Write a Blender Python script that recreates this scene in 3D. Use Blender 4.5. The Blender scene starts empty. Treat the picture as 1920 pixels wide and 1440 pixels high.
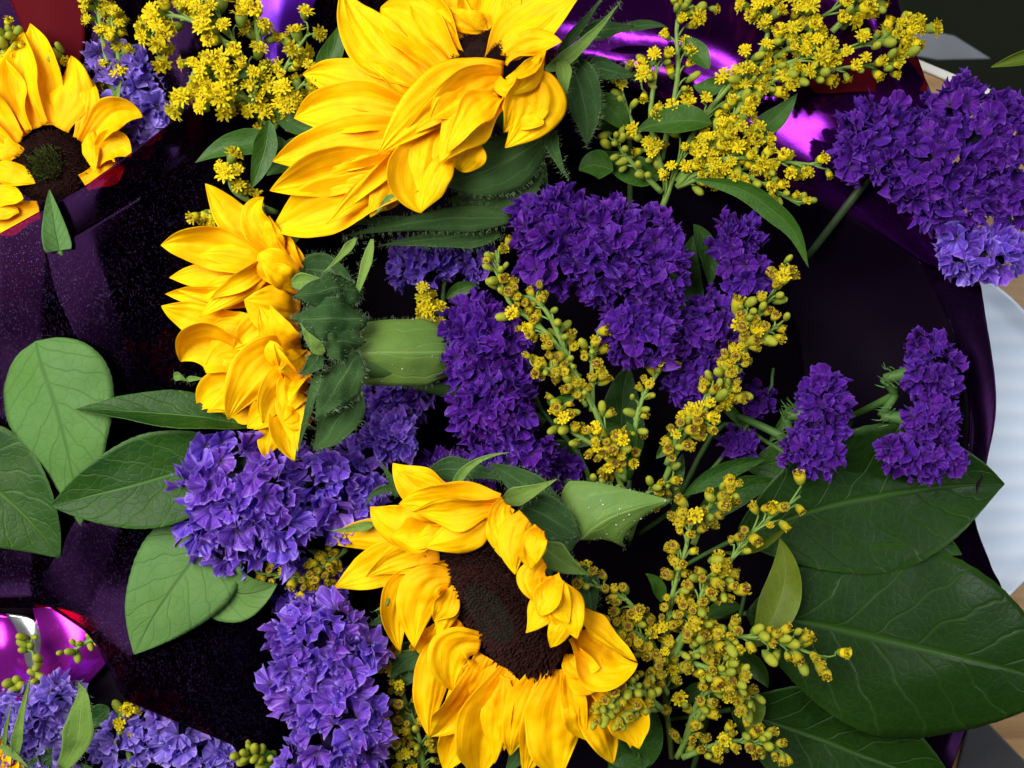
import bpy, math, random
from mathutils import Vector, Matrix, noise

# ------------------------------------------------------------------ camera, world, lamps, exposure
scene = bpy.context.scene
COL = scene.collection
U = 0.00022            # metres covered by one photo pixel on the plane z = 0
CAM_Z = 0.46

def W(x, y, h=0.0):
    """photo pixel (x, y) at height h (in pixel units above z = 0) -> world point"""
    z = h * U
    k = (CAM_Z - z) / CAM_Z
    return Vector(((x - 960) * U * k, (720 - y) * U * k, z))

cam_d = bpy.data.cameras.new("camera")
cam = bpy.data.objects.new("camera", cam_d)
COL.objects.link(cam)
cam.location = (0, 0, CAM_Z)
cam_d.sensor_width = 36
cam_d.lens = 36 * CAM_Z / (1920 * U)
cam_d.clip_start = 0.01
cam_d.clip_end = 20
cam_d.dof.use_dof = True
cam_d.dof.focus_distance = CAM_Z - 20 * U
cam_d.dof.aperture_fstop = 15
scene.camera = cam

world = bpy.data.worlds.new("World")
scene.world = world
world.use_nodes = True
bg = world.node_tree.nodes["Background"]
bg.inputs[0].default_value = (0.8, 0.8, 0.85, 1)
bg.inputs[1].default_value = 0.022

def area(name, loc, target, sx, sy, power, col=(1, 1, 1), roll=0, spread=180):
    d = bpy.data.lights.new(name, 'AREA')
    d.shape = 'RECTANGLE'; d.size = sx; d.size_y = sy
    d.energy = power; d.color = col; d.spread = math.radians(spread)
    o = bpy.data.objects.new(name, d); COL.objects.link(o)
    o.location = loc
    q = (Vector(target) - Vector(loc)).to_track_quat('-Z', 'Y')
    o.rotation_euler = (q.to_matrix() @ Matrix.Rotation(roll, 3, 'Z')).to_euler()
    return o

# a ceiling tube of the shop, seen as streaks in the film, and the big diffuser over the left end of the counter
area("ceiling_lamp", (-0.62, 0.30, 0.90), (-0.12, 0.02, 0), 0.80, 0.80, 15.0, (1.0, 0.97, 0.92), spread=130)
area("tube_lamp", (0.36, 0.82, 1.15), (0.0, 0.0, 0), 0.55, 0.04, 3.4, (0.95, 0.97, 1.0))
area("tray_fill_light", (0.66, -0.04, 0.34), (0.27, -0.04, -0.1), 0.05, 0.5, 0.42, (0.92, 0.96, 1.0), spread=60)  # added low fill from the right, brightens the tray and right leaves

vs = scene.view_settings
vs.view_transform = 'Standard'; vs.look = 'None'; vs.gamma = 1.0; vs.use_curve_mapping = False
vs.exposure = 0.0
scene.cycles.max_bounces = 8
scene.cycles.transparent_max_bounces = 12
scene.cycles.use_denoising = True
scene.cycles.sample_clamp_indirect = 6.0

# ------------------------------------------------------------------ helpers
rng = random.Random(7)
UP = Vector((0, 0, 1))

def mesh_obj(name, verts, faces, mats, parent=None, uvs=None, mat_idx=None, smooth=True):
    org = parent['_org'] if parent is not None and '_org' in parent else None
    o3 = Vector(org) if org is not None else Vector((0, 0, 0))
    me = bpy.data.meshes.new(name)
    me.from_pydata([tuple(Vector(v) - o3) for v in verts], [], faces)
    if not isinstance(mats, (list, tuple)): mats = [mats]
    for m in mats: me.materials.append(m)
    if mat_idx: me.polygons.foreach_set('material_index', mat_idx)
    if smooth: me.polygons.foreach_set('use_smooth', [True] * len(me.polygons))
    if uvs is not None:
        l = me.uv_layers.new(name='UVMap')
        vi = [0] * len(me.loops); me.loops.foreach_get('vertex_index', vi)
        flat = []
        for i in vi: flat.extend(uvs[i])
        l.data.foreach_set('uv', flat)
    me.update()
    o = bpy.data.objects.new(name, me); COL.objects.link(o)
    if parent is not None: o.parent = parent
    if org is not None: o['_org'] = list(org)
    return o

def thing(name, label, cat, loc, group=None):
    o = bpy.data.objects.new(name, None); COL.objects.link(o)
    o.empty_display_size = 0.01
    o.location = loc
    o['label'] = label; o['category'] = cat
    if group: o['group'] = group
    o['_org'] = list(loc)
    return o

def tag(o, label, cat, group=None):
    o['label'] = label; o['category'] = cat
    if group: o['group'] = group
    return o

def catmull(pts, n):
    pts = [Vector(p) for p in pts]
    if len(pts) == 1: return pts * n
    P = [2 * pts[0] - pts[1]] + pts + [2 * pts[-1] - pts[-2]]
    out = []
    m = len(pts) - 1
    for i in range(n):
        t = i / (n - 1) * m
        k = min(int(t), m - 1); f = t - k
        a, b, c, d = P[k], P[k + 1], P[k + 2], P[k + 3]
        out.append(0.5 * ((2 * b) + (c - a) * f + (2 * a - 5 * b + 4 * c - d) * f * f + (3 * b - a - 3 * c + d) * f ** 3))
    return out

def linear(pts, n):
    pts = [Vector(p) for p in pts]; m = len(pts) - 1; out = []
    for i in range(n):
        t = i / (n - 1) * m; k = min(int(t), m - 1)
        out.append(pts[k].lerp(pts[k + 1], t - k))
    return out

class MB:
    def __init__(self): self.v = []; self.f = []; self.m = []; self.uv = []
    def add(self, v, f, m=0, uv=None):
        n = len(self.v)
        self.v += v; self.f += [tuple(i + n for i in q) for q in f]; self.m += [m] * len(f)
        self.uv += uv if uv else [(0.5, 0.5)] * len(v)
    def tube(self, pts, r0, r1, seg=7, m=0, n=None):
        pts = catmull(pts, n or max(3, len(pts) * 3))
        N = len(pts); v = []; f = []; uv = []
        ref = Vector((0.31, 0.17, 0.93))
        for i, p in enumerate(pts):
            t = (pts[min(i + 1, N - 1)] - pts[max(i - 1, 0)]).normalized()
            a = t.cross(ref)
            if a.length < 1e-4: a = t.cross(Vector((1, 0, 0)))
            a.normalize(); b = t.cross(a)
            r = r0 + (r1 - r0) * i / (N - 1)
            for k in range(seg):
                an = 2 * math.pi * k / seg
                v.append(p + a * (r * math.cos(an)) + b * (r * math.sin(an))); uv.append((i / (N - 1), k / seg))
        for i in range(N - 1):
            for k in range(seg):
                f.append((i * seg + k, i * seg + (k + 1) % seg, (i + 1) * seg + (k + 1) % seg, (i + 1) * seg + k))
        f.append(tuple(range(seg))[::-1]); f.append(tuple((N - 1) * seg + k for k in range(seg)))
        self.add(v, f, m, uv)
    def build(self, name, mats, parent=None, smooth=True):
        return mesh_obj(name, self.v, self.f, mats, parent, self.uv, self.m, smooth)

def prof_petal(u, base=0.42, mid=0.45):
    if u < mid:
        s = u / mid; s = s * s * (3 - 2 * s)
        return base + (1 - base) * s
    t = (u - mid) / (1 - mid)
    return max(0.0, 1 - t ** 1.9) * 0.985 + 0.015

def prof_leaf(u, base=0.02, mid=0.42):
    if u < mid:
        return base + (1 - base) * math.sin(u / mid * math.pi / 2) ** 0.8
    t = (u - mid) / (1 - mid)
    return max(0.0, 1 - t ** 1.75) * 0.99 + 0.01

def prof_round(u, mid=0.36):
    if u < mid: return max(0.02, math.sqrt(1 - (1 - u / mid) ** 2))
    t = (u - mid) / (1 - mid)
    return max(0.0, 1 - t ** 1.9) * 0.99 + 0.01

def prof_lance(u, base=0.3, mid=0.3):
    if u < mid: return base + (1 - base) * math.sin(u / mid * math.pi / 2)
    t = (u - mid) / (1 - mid)
    return max(0.0, (1 - t) ** 1.05) + 0.01

def blade(name, parent, mat, pts, w, roll=0.0, roll1=None, cup=0.3, fold=0.0, prof=prof_petal, nu=20, nv=10,
          ridge=0.0, crumple=0.0, serr=0.0, seed=0, ref=None, pk=None, thick=0.0, tipcurl=0.0, wave=0.0, kink=0.0, kv=0.0, tipbend=0.0, tb=0.6, pleat=0.0):
    """a petal, leaf or sepal: a centre line swept by a curved, tapered cross-section"""
    c = catmull(pts, nu + 1) if len(pts) != 3 else [
        (1 - i / nu) ** 2 * pts[0] + 2 * (i / nu) * (1 - i / nu) * pts[1] + (i / nu) ** 2 * pts[2] for i in range(nu + 1)]
    ref = (ref or UP).normalized()
    roll1 = roll if roll1 is None else roll1
    V = []; UVs = []; F = []
    pk = pk or {}
    L = (c[-1] - c[0]).length
    so = Vector((seed * 3.17, seed * 1.31, seed * 0.77))
    for i in range(nu + 1):
        u = i / nu
        T = (c[min(i + 1, nu)] - c[max(i - 1, 0)]).normalized()
        N = ref - T * ref.dot(T)
        if N.length < 1e-3: N = Vector((0, 1, 0)) - T * T.y
        N.normalize()
        N = Matrix.Rotation(math.radians(roll + (roll1 - roll) * u), 3, T) @ N
        B = T.cross(N)
        hw = 0.5 * w * prof(u, **pk)
        for j in range(nv + 1):
            v = -1 + 2 * j / nv
            e = 1 + serr * (0.5 - ((i * 0.5) % 1.0)) * (abs(v) > 0.98)
            phi = cup if abs(cup) > 1e-3 else 1e-3
            lat = hw * math.sin(v * phi) / phi * e
            nor = hw * (1 - math.cos(v * phi)) / phi + fold * hw * abs(v)
            nor += ridge * hw * (abs(((v * 1.6 + seed * .37) % 1.0) - .5) * 2.2 + 0.35 * abs(((v * 3.7 + seed * .71) % 1.0) - .5)) * (1 - u * 0.5)
            if wave: nor += wave * hw * abs(v) ** 1.5 * math.sin(u * 9 + seed * 2.1 + (2.0 if v > 0 else 0))
            if kink: nor += kink * hw * max(0.0, (v - kv) if kink > 0 else (-v - kv)) * min(1, u * 3)
            if tipbend and u > tb: nor += tipbend * L * (u - tb)
            if pleat: nor += pleat * w * noise.noise(Vector((u * 1.8, v * 4.5, seed * 1.7))) + pleat * .5 * w * noise.noise(Vector((u * 5.0, v * 9.0, seed * 2.3)))
            if tipcurl: nor += tipcurl * L * u ** 4
            p = c[i] + B * lat + N * nor
            if crumple:
                q = p * (1.0 / (w * 0.55)) + so
                p = p + N * (crumple * .35 * w * noise.noise(q * 3.1 + so))
                p = p + N * (crumple * w * noise.noise(q)) + B * (crumple * 0.5 * w * noise.noise(q + Vector((9, 2, 5))) * min(1, hw / w * 2))
            V.append(p); UVs.append((u, 0.5 + 0.5 * v))
    for i in range(nu):
        for j in range(nv):
            a = i * (nv + 1) + j
            F.append((a, a + 1, a + nv + 2, a + nv + 1))
    o = mesh_obj(name, V, F, mat, parent, UVs)
    if thick:
        s = o.modifiers.new('thickness', 'SOLIDIFY'); s.thickness = thick; s.offset = 0
    return o

def fuzz(parent, src, n, length, mat, seed=0, edge=0.6):
    """short plant hairs on a blade, joined as one part"""
    r = random.Random(seed)
    me = src.data; V = [v.co.copy() for v in me.vertices]; Nn = [v.normal.copy() for v in me.vertices]
    org = Vector(parent['_org']) if '_org' in parent else Vector()
    uv = {}
    for lp, d in zip(me.loops, me.uv_layers[0].data): uv[lp.vertex_index] = d.uv
    rim = [i for i in range(len(V)) if uv[i][1] < 0.02 or uv[i][1] > 0.98]
    mb = MB()
    for _ in range(n):
        if r.random() < edge and rim:
            i = r.choice(rim); k = i + r.choice((-1, 1)) * 0
            out = V[i] - V[min(max(i + (3 if uv[i][1] < .5 else -3), 0), len(V) - 1)]
            d = out.normalized() * 0.8 + Nn[i] * r.uniform(-.5, .5)
            j = i
        else:
            i = r.randrange(len(V)); d = Nn[i] * (1 if Nn[i].z > 0 else -1) + Vector((r.uniform(-.6, .6), r.uniform(-.6, .6), r.uniform(-.2, .6)))
        d = (d + Vector((r.uniform(-.4, .4), r.uniform(-.4, .4), r.uniform(-.3, .4)))).normalized()
        l = length * r.uniform(.5, 1.2)
        p = V[i] + org + Vector((r.uniform(-1, 1), r.uniform(-1, 1), 0)) * length * .5
        s = d.cross(Vector((r.uniform(-1, 1), r.uniform(-1, 1), 1))).normalized() * (0.000055)
        mb.add([p - s, p + s, p + d * l], [(0, 1, 2)])
    o = mb.build('hair', mat, parent, smooth=False)
    o['kind'] = 'stuff'
    return o

# ------------------------------------------------------------------ node helpers and materials
class NT:
    def __init__(self, name):
        self.m = bpy.data.materials.new(name); self.m.use_nodes = True
        self.t = self.m.node_tree; self.t.nodes.clear()
        self.out = self.t.nodes.new('ShaderNodeOutputMaterial')
    def n(self, typ, **kw):
        nd = self.t.nodes.new('ShaderNode' + typ)
        for k, v in kw.items():
            if k.startswith('_'): setattr(nd, k[1:], v)
            else: self.set(nd, k.replace('__', ' '), v)
        return nd
    def set(self, nd, key, v):
        s = nd.inputs[int(key[1:])] if key[0] == 'i' and key[1:].isdigit() else nd.inputs[key]
        if hasattr(v, 'bl_idname') or hasattr(v, 'is_output'):
            self.t.links.new(v.outputs[0] if hasattr(v, 'outputs') else v, s)
        else: s.default_value = v
    def math(self, op, a, b=0.0, c=None, clamp=False):
        nd = self.t.nodes.new('ShaderNodeMath'); nd.operation = op; nd.use_clamp = clamp
        for i, x in enumerate((a, b, c)):
            if x is not None: self.set(nd, 'i%d' % i, x)
        return nd.outputs[0]
    def mix(self, f, a, b, mode='MIX'):
        nd = self.t.nodes.new('ShaderNodeMix'); nd.data_type = 'RGBA'; nd.blend_type = mode
        self.set(nd, 'i0', f)
        for k, x in ((6, a), (7, b)):
            if isinstance(x, tuple): nd.inputs[k].default_value = (*x, 1)[:4]
            else: self.t.links.new(x, nd.inputs[k])
        return nd.outputs[2]
    def ramp(self, fac, stops, interp='LINEAR'):
        nd = self.t.nodes.new('ShaderNodeValToRGB'); nd.color_ramp.interpolation = interp
        e = nd.color_ramp.elements
        while len(e) < len(stops): e.new(0.5)
        for el, (p, c) in zip(e, stops):
            el.position = p; el.color = (*c, 1) if isinstance(c, tuple) else (c, c, c, 1)
        self.t.links.new(fac, nd.inputs[0]); return nd.outputs[0]
    def noise(self, scale, detail=3, vec=None, rough=0.5, dist=0.0):
        nd = self.n('TexNoise', Scale=scale, Detail=detail, Roughness=rough, Distortion=dist)
        if vec is not None: self.t.links.new(vec, nd.inputs['Vector'])
        return nd
    def uv(self): return self.n('UVMap').outputs[0]
    def obj(self): return self.n('TexCoord').outputs['Object']
    def sep(self, v):
        nd = self.t.nodes.new('ShaderNodeSeparateXYZ'); self.t.links.new(v, nd.inputs[0]); return nd.outputs
    def comb(self, x, y, z=0.0):
        nd = self.t.nodes.new('ShaderNodeCombineXYZ')
        for i, a in enumerate((x, y, z)): self.set(nd, 'i%d' % i, a)
        return nd.outputs[0]
    def bump(self, h, strength, dist):
        nd = self.n('Bump', Strength=strength, Distance=dist); self.t.links.new(h, nd.inputs['Height']); return nd.outputs[0]
    def bsdf(self, color, rough=0.5, normal=None, **kw):
        b = self.t.nodes.new('ShaderNodeBsdfPrincipled')
        if isinstance(color, tuple): b.inputs['Base Color'].default_value = (*color, 1)
        else: self.t.links.new(color, b.inputs['Base Color'])
        self.set(b, 'Roughness', rough)
        if normal is not None: self.t.links.new(normal, b.inputs['Normal'])
        for k, v in kw.items(): self.set(b, k.replace('__', ' '), v)
        return b.outputs[0]
    def translucent(self, sh, color, fac):
        t = self.t.nodes.new('ShaderNodeBsdfTranslucent')
        if isinstance(color, tuple): t.inputs[0].default_value = (*color, 1)
        else: self.t.links.new(color, t.inputs[0])
        return self.mixs(fac, sh, t.outputs[0])
    def mixs(self, f, a, b):
        nd = self.t.nodes.new('ShaderNodeMixShader'); self.set(nd, 'i0', f)
        self.t.links.new(a, nd.inputs[1]); self.t.links.new(b, nd.inputs[2]); return nd.outputs[0]
    def done(self, sh):
        self.t.links.new(sh, self.out.inputs[0]); return self.m

def mat_petal(name, light, deep):
    t = NT(name)
    uv = t.sep(t.uv())
    st = t.noise(1.0, 4, t.comb(t.math('MULTIPLY', uv[0], 2.5), t.math('MULTIPLY', uv[1], 48.0), t.math('MULTIPLY', t.n('ObjectInfo').outputs['Random'], 40.0)))
    bl = t.noise(160.0, 3, t.obj())
    g = t.ramp(uv[0], [(0.0, 1.0), (0.35, 0.55), (1.0, 0.0)])
    f = t.math('ADD', t.math('MULTIPLY', g, 0.75), t.math('MULTIPLY', t.math('SUBTRACT', bl.outputs[0], 0.5), 0.7), clamp=True)
    c = t.mix(f, light, deep)
    c = t.mix(t.math('MULTIPLY', t.ramp(st.outputs[0], [(0.5, 0.0), (0.68, 1.0)]), 0.3), c, tuple(x * y for x, y in zip(deep, (0.9, 0.72, 0.5))))
    nrm = t.bump(t.math('ADD', st.outputs[0], t.math('MULTIPLY', bl.outputs[0], 0.6)), 0.3, 0.0005)
    b = t.bsdf(c, 0.6, nrm, Specular__IOR__Level=0.12)
    return t.done(t.translucent(b, c, 0.24))

def mat_leaf(name, base, vein, spec=0.5, rough=0.38, veins=6.0, net=260.0, relief=1.0, dark=None, netrel=0.2):
    t = NT(name)
    uv = t.sep(t.uv())
    wob = t.noise(4.0, 2, t.uv())
    av = t.math('ABSOLUTE', t.math('SUBTRACT', uv[1], 0.5))
    s = t.math('SUBTRACT', t.math('MULTIPLY', uv[0], veins), t.math('MULTIPLY', t.math('POWER', av, 0.8), 3.2))
    s = t.math('ADD', s, t.math('MULTIPLY', wob.outputs[0], 0.9))
    lat = t.math('ABSOLUTE', t.math('SUBTRACT', t.math('FRACT', s), 0.5))
    lat = t.ramp(lat, [(0.0, 1.0), (0.035, 0.35), (0.09, 0.0)])
    mid = t.ramp(av, [(0.0, 1.0), (0.008, 0.8), (0.028, 0.0)])
    warp = t.noise(55.0, 2, t.obj())
    vv = t.n('TexVoronoi', _feature='DISTANCE_TO_EDGE', Scale=net)
    va = t.n('VectorMath', _operation='MULTIPLY_ADD'); t.t.links.new(warp.outputs[1], va.inputs[0])
    va.inputs[1].default_value = (0.012, 0.012, 0.012); t.t.links.new(t.obj(), va.inputs[2])
    t.t.links.new(va.outputs[0], vv.inputs['Vector'])
    netm = t.ramp(vv.outputs[0], [(0.0, 1.0), (0.05, 0.3), (0.12, 0.0)])
    allv = t.math('MAXIMUM', t.math('MAXIMUM', t.math('MULTIPLY', lat, 0.6), mid), t.math('MULTIPLY', netm, 0.22))
    blot = t.noise(45.0, 4, t.obj(), 0.6)
    c = t.mix(t.ramp(blot.outputs[0], [(0.35, 0.0), (0.7, 1.0)]), base, dark or tuple(x * 0.6 for x in base))
    c = t.mix(t.math('MULTIPLY', allv, 0.7), c, vein)
    spot = t.noise(9.0, 4, t.obj(), 0.65)
    c = t.mix(t.math('MULTIPLY', t.ramp(spot.outputs[0], [(0.45, 0.0), (0.7, 1.0)]), 0.28), c, tuple(min(1, x * y) for x, y in zip(base, (2.1, 1.5, 1.3))))
    rim = t.ramp(av, [(0.46, 0.0), (0.5, 1.0)])
    c = t.mix(t.math('MULTIPLY', rim, 0.5), c, vein)
    quilt = t.ramp(vv.outputs[0], [(0.0, 0.0), (0.35, 1.0)])
    rel = t.math('MAXIMUM', t.math('MAXIMUM', t.math('MULTIPLY', lat, 0.6), mid), t.math('MULTIPLY', netm, netrel))
    hgt = t.math('ADD', t.math('ADD', t.math('MULTIPLY', rel, -1.0), t.math('MULTIPLY', quilt, 0.07)), t.math('MULTIPLY', blot.outputs[0], 0.5))
    b = t.bsdf(c, t.math('ADD', rough, t.math('MULTIPLY', blot.outputs[0], 0.15)), t.bump(hgt, 0.6 * relief, 0.0007), Specular__IOR__Level=spec)
    return t.done(t.translucent(b, c, 0.18))

def mat_simple(name, base, dark, scale=300.0, rough=0.6, trans=0.0, bump=0.3, spec=0.35, vary=None):
    t = NT(name)
    nz = t.noise(scale, 4, t.obj())
    c = t.mix(t.ramp(nz.outputs[0], [(0.3, 0.0), (0.7, 1.0)]), base, dark)
    if vary: c = t.mix(t.math('MULTIPLY', t.math('POWER', t.n('ObjectInfo').outputs['Random'], 1.6), 0.8), c, vary)
    b = t.bsdf(c, rough, t.bump(nz.outputs[0], bump, 0.0004), Specular__IOR__Level=spec)
    return t.done(t.translucent(b, c, trans) if trans else b)

def mat_statice(name, a, b_, pale, gl=0.45):
    t = NT(name)
    uv = t.sep(t.uv())
    rnd = t.n('ObjectInfo').outputs['Random']
    st = t.noise(1.0, 3, t.comb(t.math('MULTIPLY', uv[0], 60.0), t.math('MULTIPLY', uv[1], 1.5), t.math('MULTIPLY', rnd, 50.0)))
    c = t.mix(rnd, a, b_)
    c = t.mix(t.math('MULTIPLY', t.ramp(st.outputs[0], [(0.52, 0.0), (0.75, 1.0)]), 0.6), c, pale)
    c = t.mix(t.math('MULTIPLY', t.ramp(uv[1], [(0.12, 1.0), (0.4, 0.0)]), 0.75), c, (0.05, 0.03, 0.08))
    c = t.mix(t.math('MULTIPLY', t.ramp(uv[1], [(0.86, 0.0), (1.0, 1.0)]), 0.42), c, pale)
    b = t.bsdf(c, 0.42, t.bump(st.outputs[0], 0.6, 0.0005), Specular__IOR__Level=gl, Sheen__Weight=gl * 0.2)
    return t.done(t.translucent(b, c, 0.38))

def mat_film(name, tint, glass, speck=1.0, metal=0.8, rough=0.16, see=0.3, spec=0.4):
    t = NT(name)
    wr = t.noise(26.0, 3, t.obj(), 0.55, 0.6)
    fine = t.noise(150.0, 2, t.obj())
    h = t.math('ADD', wr.outputs[0], t.math('MULTIPLY', fine.outputs[0], 0.08))
    nrm = t.bump(h, 0.10, 0.003)
    film = t.bsdf(tint, rough, nrm, Metallic=metal, Specular__IOR__Level=spec)
    tr = t.n('BsdfTransparent'); tr.inputs[0].default_value = (*glass, 1)
    sh = t.mixs(see, film, tr.outputs[0])
    if speck:
        # fine mist of water beads and glitter on the foil
        v1 = t.n('TexVoronoi', Scale=430.0); v2 = t.n('TexVoronoi', Scale=250.0)
        patch = t.noise(22.0, 2, t.obj())
        d1 = t.math('MULTIPLY', t.math('LESS_THAN', v1.outputs['Distance'], 0.20), t.math('GREATER_THAN', t.sep(v1.outputs['Color'])[0], 0.80))
        d2 = t.math('MULTIPLY', t.math('LESS_THAN', v2.outputs['Distance'], 0.15), t.math('GREATER_THAN', t.sep(v2.outputs['Color'])[1], 0.80))
        d = t.math('MAXIMUM', d1, d2)
        d = t.math('MULTIPLY', d, t.ramp(patch.outputs[0], [(0.35, 0.15), (0.62, 1.0)]))
        bead = t.bsdf((0.36, 0.28, 0.80), 0.25, None, Specular__IOR__Level=1.0)
        sh = t.mixs(t.math('MULTIPLY', d, 0.45 * speck), sh, bead)
    return t.done(sh)

M = {}
M['petal'] = mat_petal('petal_yellow', (0.98, 0.63, 0.0), (0.97, 0.385, 0.0))
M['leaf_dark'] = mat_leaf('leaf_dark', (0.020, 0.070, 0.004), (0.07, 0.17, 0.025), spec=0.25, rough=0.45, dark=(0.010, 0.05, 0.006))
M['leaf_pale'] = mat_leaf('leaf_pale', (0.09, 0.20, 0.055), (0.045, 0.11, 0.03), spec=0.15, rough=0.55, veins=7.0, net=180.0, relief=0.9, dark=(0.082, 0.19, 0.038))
M['leaf_right'] = mat_leaf('leaf_right', (0.009, 0.033, 0.003), (0.035, 0.085, 0.013), spec=0.16, rough=0.36, veins=8.0, relief=1.2, netrel=0.07, dark=(0.006, 0.024, 0.002))  # darker green, the weaker light on the right put into its colour
M['leaf_olive'] = mat_leaf('leaf_olive', (0.09, 0.14, 0.010), (0.14, 0.20, 0.03), spec=0.15, relief=0.4)
M['leaf_small'] = mat_leaf('leaf_small', (0.035, 0.105, 0.010), (0.085, 0.19, 0.03), spec=0.25, veins=4.0, net=420.0, relief=0.5)
M['sepal'] = mat_leaf('sepal_green', (0.032, 0.08, 0.022), (0.10, 0.18, 0.06), spec=0.1, rough=0.75, veins=0.6, net=900.0, relief=0.4, dark=(0.02, 0.055, 0.016))
M['sepal_light'] = mat_leaf('sepal_light', (0.15, 0.26, 0.045), (0.24, 0.36, 0.10), spec=0.15, rough=0.6, veins=1.0, relief=0.5, dark=(0.09, 0.18, 0.03))
M['bract'] = mat_leaf('bract_green', (0.145, 0.255, 0.04), (0.22, 0.34, 0.09), spec=0.3, rough=0.5, veins=1.0, net=700.0, relief=0.7, dark=(0.09, 0.20, 0.04))
M['hair'] = mat_simple('plant_hair', (0.20, 0.27, 0.15), (0.13, 0.19, 0.09), rough=0.8)
M['stem'] = mat_simple('stem_green', (0.06, 0.14, 0.025), (0.035, 0.09, 0.015), 120.0)
M['core_shade'] = mat_simple('statice_core_shade', (0.012, 0.004, 0.035), (0.008, 0.010, 0.008), 200.0, 0.9, spec=0.0)  # near-black filler tone, painted shade for the gaps in statice heads
M['stem_dark'] = mat_simple('stem_dark', (0.02, 0.04, 0.012), (0.012, 0.026, 0.008), 120.0)
M['stem_gold'] = mat_simple('stem_gold', (0.17, 0.27, 0.05), (0.11, 0.20, 0.03), 150.0)
M['disc'] = mat_simple('disc_brown', (0.012, 0.0045, 0.004), (0.032, 0.009, 0.007), 700.0, 0.8, spec=0.1)
M['disc_core'] = mat_simple('disc_core', (0.008, 0.007, 0.004), (0.018, 0.014, 0.008), 700.0, 0.8, spec=0.15)
M['disc_green'] = mat_simple('disc_green', (0.10, 0.13, 0.025), (0.05, 0.06, 0.015), 260.0, 0.8, spec=0.1)
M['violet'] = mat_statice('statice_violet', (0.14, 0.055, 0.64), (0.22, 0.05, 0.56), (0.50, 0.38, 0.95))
M['purple'] = mat_statice('statice_purple_shaded', (0.075, 0.011, 0.31), (0.11, 0.010, 0.30), (0.22, 0.08, 0.52), 0.15)  # purple hue of its own, with the dimmer light put into the colour
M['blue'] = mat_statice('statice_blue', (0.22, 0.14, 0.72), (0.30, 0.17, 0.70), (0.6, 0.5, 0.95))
M['gold_bright'] = mat_simple('gold_bright', (0.84, 0.69, 0.012), (0.72, 0.56, 0.01), 500.0, 0.6, 0.28, spec=0.1, vary=(0.58, 0.50, 0.02))
M['gold'] = mat_simple('gold_mustard', (0.56, 0.44, 0.014), (0.40, 0.31, 0.010), 600.0, 0.6, 0.15, spec=0.1, vary=(0.28, 0.24, 0.016))
M['gold_brown'] = mat_simple('gold_brown', (0.20, 0.085, 0.008), (0.11, 0.05, 0.008), 700.0, 0.7)
M['gold_cup'] = mat_simple('gold_cup', (0.40, 0.40, 0.03), (0.24, 0.28, 0.02), 400.0, 0.55, 0.1, spec=0.15, vary=(0.20, 0.26, 0.03))
M['gold_green'] = mat_simple('gold_green', (0.20, 0.26, 0.025), (0.13, 0.20, 0.018), 400.0, 0.5, 0.1)
M['film'] = mat_film('film_dark', (0.0045, 0.001, 0.009), (0.66, 0.04, 0.13), 1.0, 0.9, 0.16, 0.5, 0.1)
M['film_edge'] = mat_film('film_edge', (0.008, 0.001, 0.014), (0.2, 0.01, 0.2), 0.6, 0.8, 0.3, 0.1, 0.1)
M['film_clean'] = mat_film('film_purple', (0.085, 0.004, 0.15), (0.30, 0.01, 0.30), 0.25, 0.9, 0.12, 0.12)
M['film_shaded'] = mat_film('film_shaded', (0.003, 0.001, 0.005), (0.03, 0.003, 0.03), 0.0, 0.0, 0.5, 0.05, 0.03)  # same purple film, its deep shade put in as near-black colour
M['film_pink'] = mat_film('film_pink', (0.62, 0.03, 0.72), (0.5, 0.1, 0.5), 0.0, 0.85, 0.16, 0.1)
M['film_red'] = mat_film('film_red', (0.10, 0.003, 0.008), (0.5, 0.02, 0.05), 0.0, 0.0, 0.6, 0.35, 0.04)
M['film_violet'] = mat_film('film_violet', (0.12, 0.01, 0.50), (0.1, 0.0, 0.3), 0.0, 0.6, 0.3, 0.1)
M['film_silver'] = mat_film('film_silver', (0.6, 0.65, 0.68), (0.5, 0.5, 0.5), 0.0, 0.9, 0.25, 0.1)

# ------------------------------------------------------------------ film, table, backdrop
def sheet(name, label, mat, rows, nu=40, nv=40, wr=0.0, seed=0, group='dark purple wrapping film around the bouquets', cat='wrapping film', thick=0.00012, wscale=0.004, lin=False):
    """loft of point rows given in photo pixels + height"""
    itp = linear if lin else catmull
    R = [itp([W(*p) for p in r], nu) for r in rows]
    cols = [catmull([R[k][i] for k in range(len(R))], nv) for i in range(nu)]
    V = []; UVs = []
    for i in range(nu):
        for j in range(nv):
            p = cols[i][j].copy()
            if wr:
                q = p / (wscale * 10) + Vector((seed, seed * 2, 0))
                p.z += wr * U * (noise.noise(q) + 0.4 * noise.noise(q * 2.7))
            V.append(p); UVs.append((i / (nu - 1), j / (nv - 1)))
    F = [(i * nv + j, (i + 1) * nv + j, (i + 1) * nv + j + 1, i * nv + j + 1) for i in range(nu - 1) for j in range(nv - 1)]
    o = mesh_obj(name, V, F, mat, None, UVs)
    s = o.modifiers.new('thickness', 'SOLIDIFY'); s.thickness = thick; s.offset = 0
    tag(o, label, cat, group)
    return o

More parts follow.
